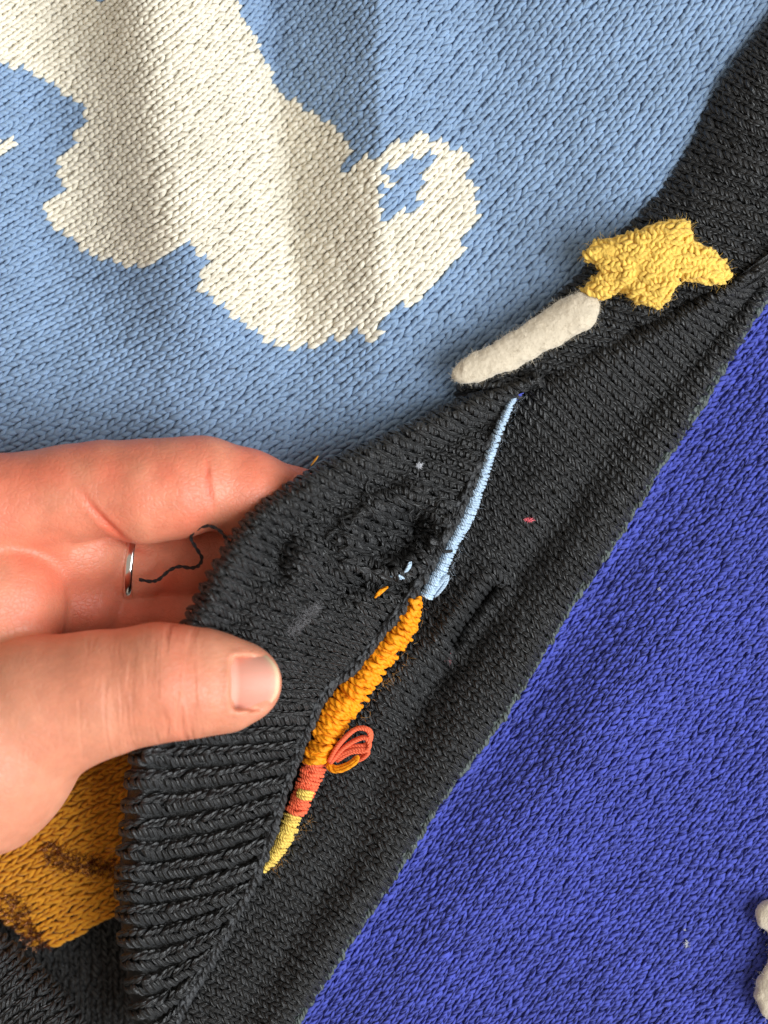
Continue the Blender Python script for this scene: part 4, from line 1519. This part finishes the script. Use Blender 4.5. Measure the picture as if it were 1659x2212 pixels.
# palm side of the fingers is ruddier than the back of the thumb; so are the joint creases
rud = 0.50 + 0.6 * (vnoise(hxp / 60.0, hyp / 60.0) - 0.5) + 0.2 * sm(430, 600, hxp)
rud = rud * (1 - 0.78 * sm(1335, 1400, hyp) * sm(12, 20, V[:, 2]))
rud = rud + crs + 0.25 * gauss(hxp, 385, 40) * (V[:, 2] > 22) * (hyp > 1345)
at = hand.data.attributes.new('ruddy', 'FLOAT', 'POINT')
at.data.foreach_set('value', np.clip(rud, 0, 1).astype(np.float32))

wri = (gauss(hxp, 388, 42) * (V[:, 2] > 22) + 0.35 * gauss(hxp, 250, 90) * (V[:, 2] > 26)) * (hyp > 1345) + 0.13 * (gauss(hxp, 455, 30) + 0.55 * gauss(hxp, 320, 55) * gauss(hyp, 1090, 50)) * (hyp < 1172) * sm(14, 19, V[:, 2])
at = hand.data.attributes.new('wrinkle', 'FLOAT', 'POINT')
at.data.foreach_set('value', np.clip(wri, 0, 1).astype(np.float32))

# ---- thumb nail
def nail_mat():
    m, nt, b = nodes_of('nail')
    N, Lk = nt.nodes, nt.links
    uv = N.new('ShaderNodeUVMap')
    sp = N.new('ShaderNodeSeparateXYZ')
    Lk.new(uv.outputs[0], sp.inputs[0])
    cr = N.new('ShaderNodeValToRGB')
    e = cr.color_ramp.elements
    e[0].position = 0.0; e[0].color = (0.76, 0.45, 0.36, 1)
    e[1].position = 1.0; e[1].color = (0.74, 0.54, 0.35, 1)
    for p_, c_ in ((0.13, (0.77, 0.46, 0.37, 1)), (0.24, (0.70, 0.32, 0.24, 1)), (0.80, (0.72, 0.34, 0.26, 1)), (0.90, (0.70, 0.40, 0.29, 1)), (0.94, (0.74, 0.56, 0.37, 1))):
        k = e.new(p_); k.color = c_
    Lk.new(sp.outputs[0], cr.inputs[0])
    Lk.new(cr.outputs[0], b.inputs['Base Color'])
    b.inputs['Roughness'].default_value = 0.5
    b.inputs['Specular IOR Level'].default_value = 0.35
    b.inputs['Subsurface Weight'].default_value = 0.3
    b.inputs['Subsurface Radius'].default_value = (1, 0.4, 0.3)
    b.inputs['Subsurface Scale'].default_value = 0.0012
    w = N.new('ShaderNodeTexNoise'); w.inputs['Scale'].default_value = 1.0; w.inputs['Detail'].default_value = 2
    mp = N.new('ShaderNodeMapping'); mp.inputs['Scale'].default_value = (1.5, 45.0, 1.0)
    Lk.new(uv.outputs[0], mp.inputs[0]); Lk.new(mp.outputs[0], w.inputs['Vector'])
    bp = N.new('ShaderNodeBump'); bp.inputs['Strength'].default_value = 0.15; bp.inputs['Distance'].default_value = 0.0001
    Lk.new(w.outputs[0], bp.inputs['Height']); Lk.new(bp.outputs[0], b.inputs['Normal'])
    return m


M['nail'] = nail_mat()
nu, nv = 26, 27
U, Vv = np.meshgrid(np.linspace(0, 1, nu), np.linspace(-1, 1, nv), indexing='ij')
# outline: straight cuticle with rounded corners, rounded free edge
xl = 494 + 9 * np.abs(Vv) ** 5
xr = 604 - 40 * np.abs(Vv) ** 2.6
nxp = xl + (xr - xl) * U
hw = 64 - 2 * (1 - U) ** 3
nyp = 1475 + Vv * hw - 3 * U
nz_ = nail_z(U, Vv)
top = px2w(nxp, nyp, nz_)
bot = px2w(nxp, nyp, nz_ - 0.5)
NV = np.concatenate([top.reshape(-1, 3), bot.reshape(-1, 3)])
idx = np.arange(nu * nv).reshape(nu, nv)
q = np.stack([idx[:-1, :-1], idx[1:, :-1], idx[1:, 1:], idx[:-1, 1:]], -1).reshape(-1, 4)[:, ::-1]
rim_ = np.concatenate([idx[:, 0], idx[-1, 1:], idx[-2::-1, -1], idx[0, -2:0:-1]])
r2 = np.roll(rim_, -1)
m_ = nu * nv
uvn = np.tile(np.stack([U.ravel(), Vv.ravel() * 0.5 + 0.5], 1), (2, 1))
nail = mesh_obj('thumbnail', NV, np.concatenate([q, q[:, ::-1] + m_, np.stack([rim_, r2, r2 + m_, rim_ + m_], -1)]), M['nail'], hand, uvn)

# ---- ring on the finger behind
rc = W3(292, 1213, 3.6)
th = np.linspace(0, 2 * np.pi, 73)[:-1]
ph = np.linspace(0, 2 * np.pi, 15)[:-1]
T_, P_ = np.meshgrid(th, ph, indexing='ij')
RM, rw_, rh_ = 7.0, 0.80, 0.45
rr = RM + rh_ * np.cos(P_)
RV = np.stack([rw_ * np.sin(P_) + 0.10 * rr * np.cos(T_), rr * np.cos(T_), rr * np.sin(T_)], -1).reshape(-1, 3) + rc
i, j = np.meshgrid(np.arange(72), np.arange(14), indexing='ij')
rq = np.stack([i * 14 + j, ((i + 1) % 72) * 14 + j, ((i + 1) % 72) * 14 + (j + 1) % 14, i * 14 + (j + 1) % 14], -1).reshape(-1, 4)
ring = mesh_obj('ring', RV, rq, M['silver'])
tag(ring, 'thin plain silver ring on the finger behind the flap', 'ring')


# ------------------------------------------------------------------ lint and fluff lying on the knitting
def fluff(name, px, py, z, n, spread, mat, label, length=(0.5, 1.6), width=0.05, group=None, stretch=(1, 1, 0)):
    an = rng.uniform(0, 6.28, n)
    r_ = spread * np.sqrt(rng.random(n))
    dx, dy = r_ * np.cos(an) * stretch[0], r_ * np.sin(an) * stretch[1]
    ca, sa = math.cos(stretch[2]), math.sin(stretch[2])
    x = px + dx * ca + dy * sa
    y = py - dx * sa + dy * ca
    P = px2w(x, y, z + rng.uniform(0, 0.35, n))
    nn = np.stack([rng.normal(0, 1, n), rng.normal(0, 1, n), rng.uniform(0, 0.4, n)], 1)
    nn /= np.linalg.norm(nn, axis=1)[:, None]
    o = fibres(name, P, nn, mat, None, length, width, curl=0.9, lean=0.2)
    del o['kind']
    tag(o, label, 'lint', group)
    return o


fluff('pink_lint', 1142, 1123, zf(front, 1142, 1123) + 0.55, 150, 6, M['pink'], 'bright pink speck of lint on the black band', (0.3, 0.8), 0.06, stretch=(1.4, 0.55, -0.2))
fluff('mauve_lint', 968, 1422, zf(front, 968, 1422) + 0.5, 14, 10, M['pink'], 'faint wisp of pink fluff in the gutter of the black band', (0.5, 1.2), 0.022)
fluff('white_lint', 905, 1006, zf(flap, 905, 1006) + 0.55, 160, 6, M['whitefluff'], 'small white ball of lint on the lifted flap', (0.3, 0.8), 0.03)
fluff('grey_lint', 655, 1338, zf(flap, 655, 1338) + 0.7, 340, 30, M['greyfluff'], 'grey smear of fluff on the lifted flap beside the thumbnail', (0.6, 2.2), 0.020, stretch=(1.6, 0.45, 0.75))
fluff('white_lint', 1483, 2040, Zv(np.array([1483.]), np.array([2040.]))[0] + 0.5, 40, 5, M['whitefluff'], 'white wisp of lint on the violet front near the cream appliqué', (0.4, 1.1), 0.035, stretch=(0.5, 1.6, 0))
fluff('white_lint', 1479, 2009, Zv(np.array([1479.]), np.array([2009.]))[0] + 0.5, 14, 2.5, M['whitefluff'], 'tiny white lint speck above the white wisp on the violet front', (0.3, 0.6), 0.03)
fluff('pale_lint', 1424, 1273, Zv(np.array([1424.]), np.array([1273.]))[0] + 0.5, 16, 3, M['whitefluff'], 'tiny pale lint speck on the violet front beside the black band', (0.3, 0.7), 0.03)
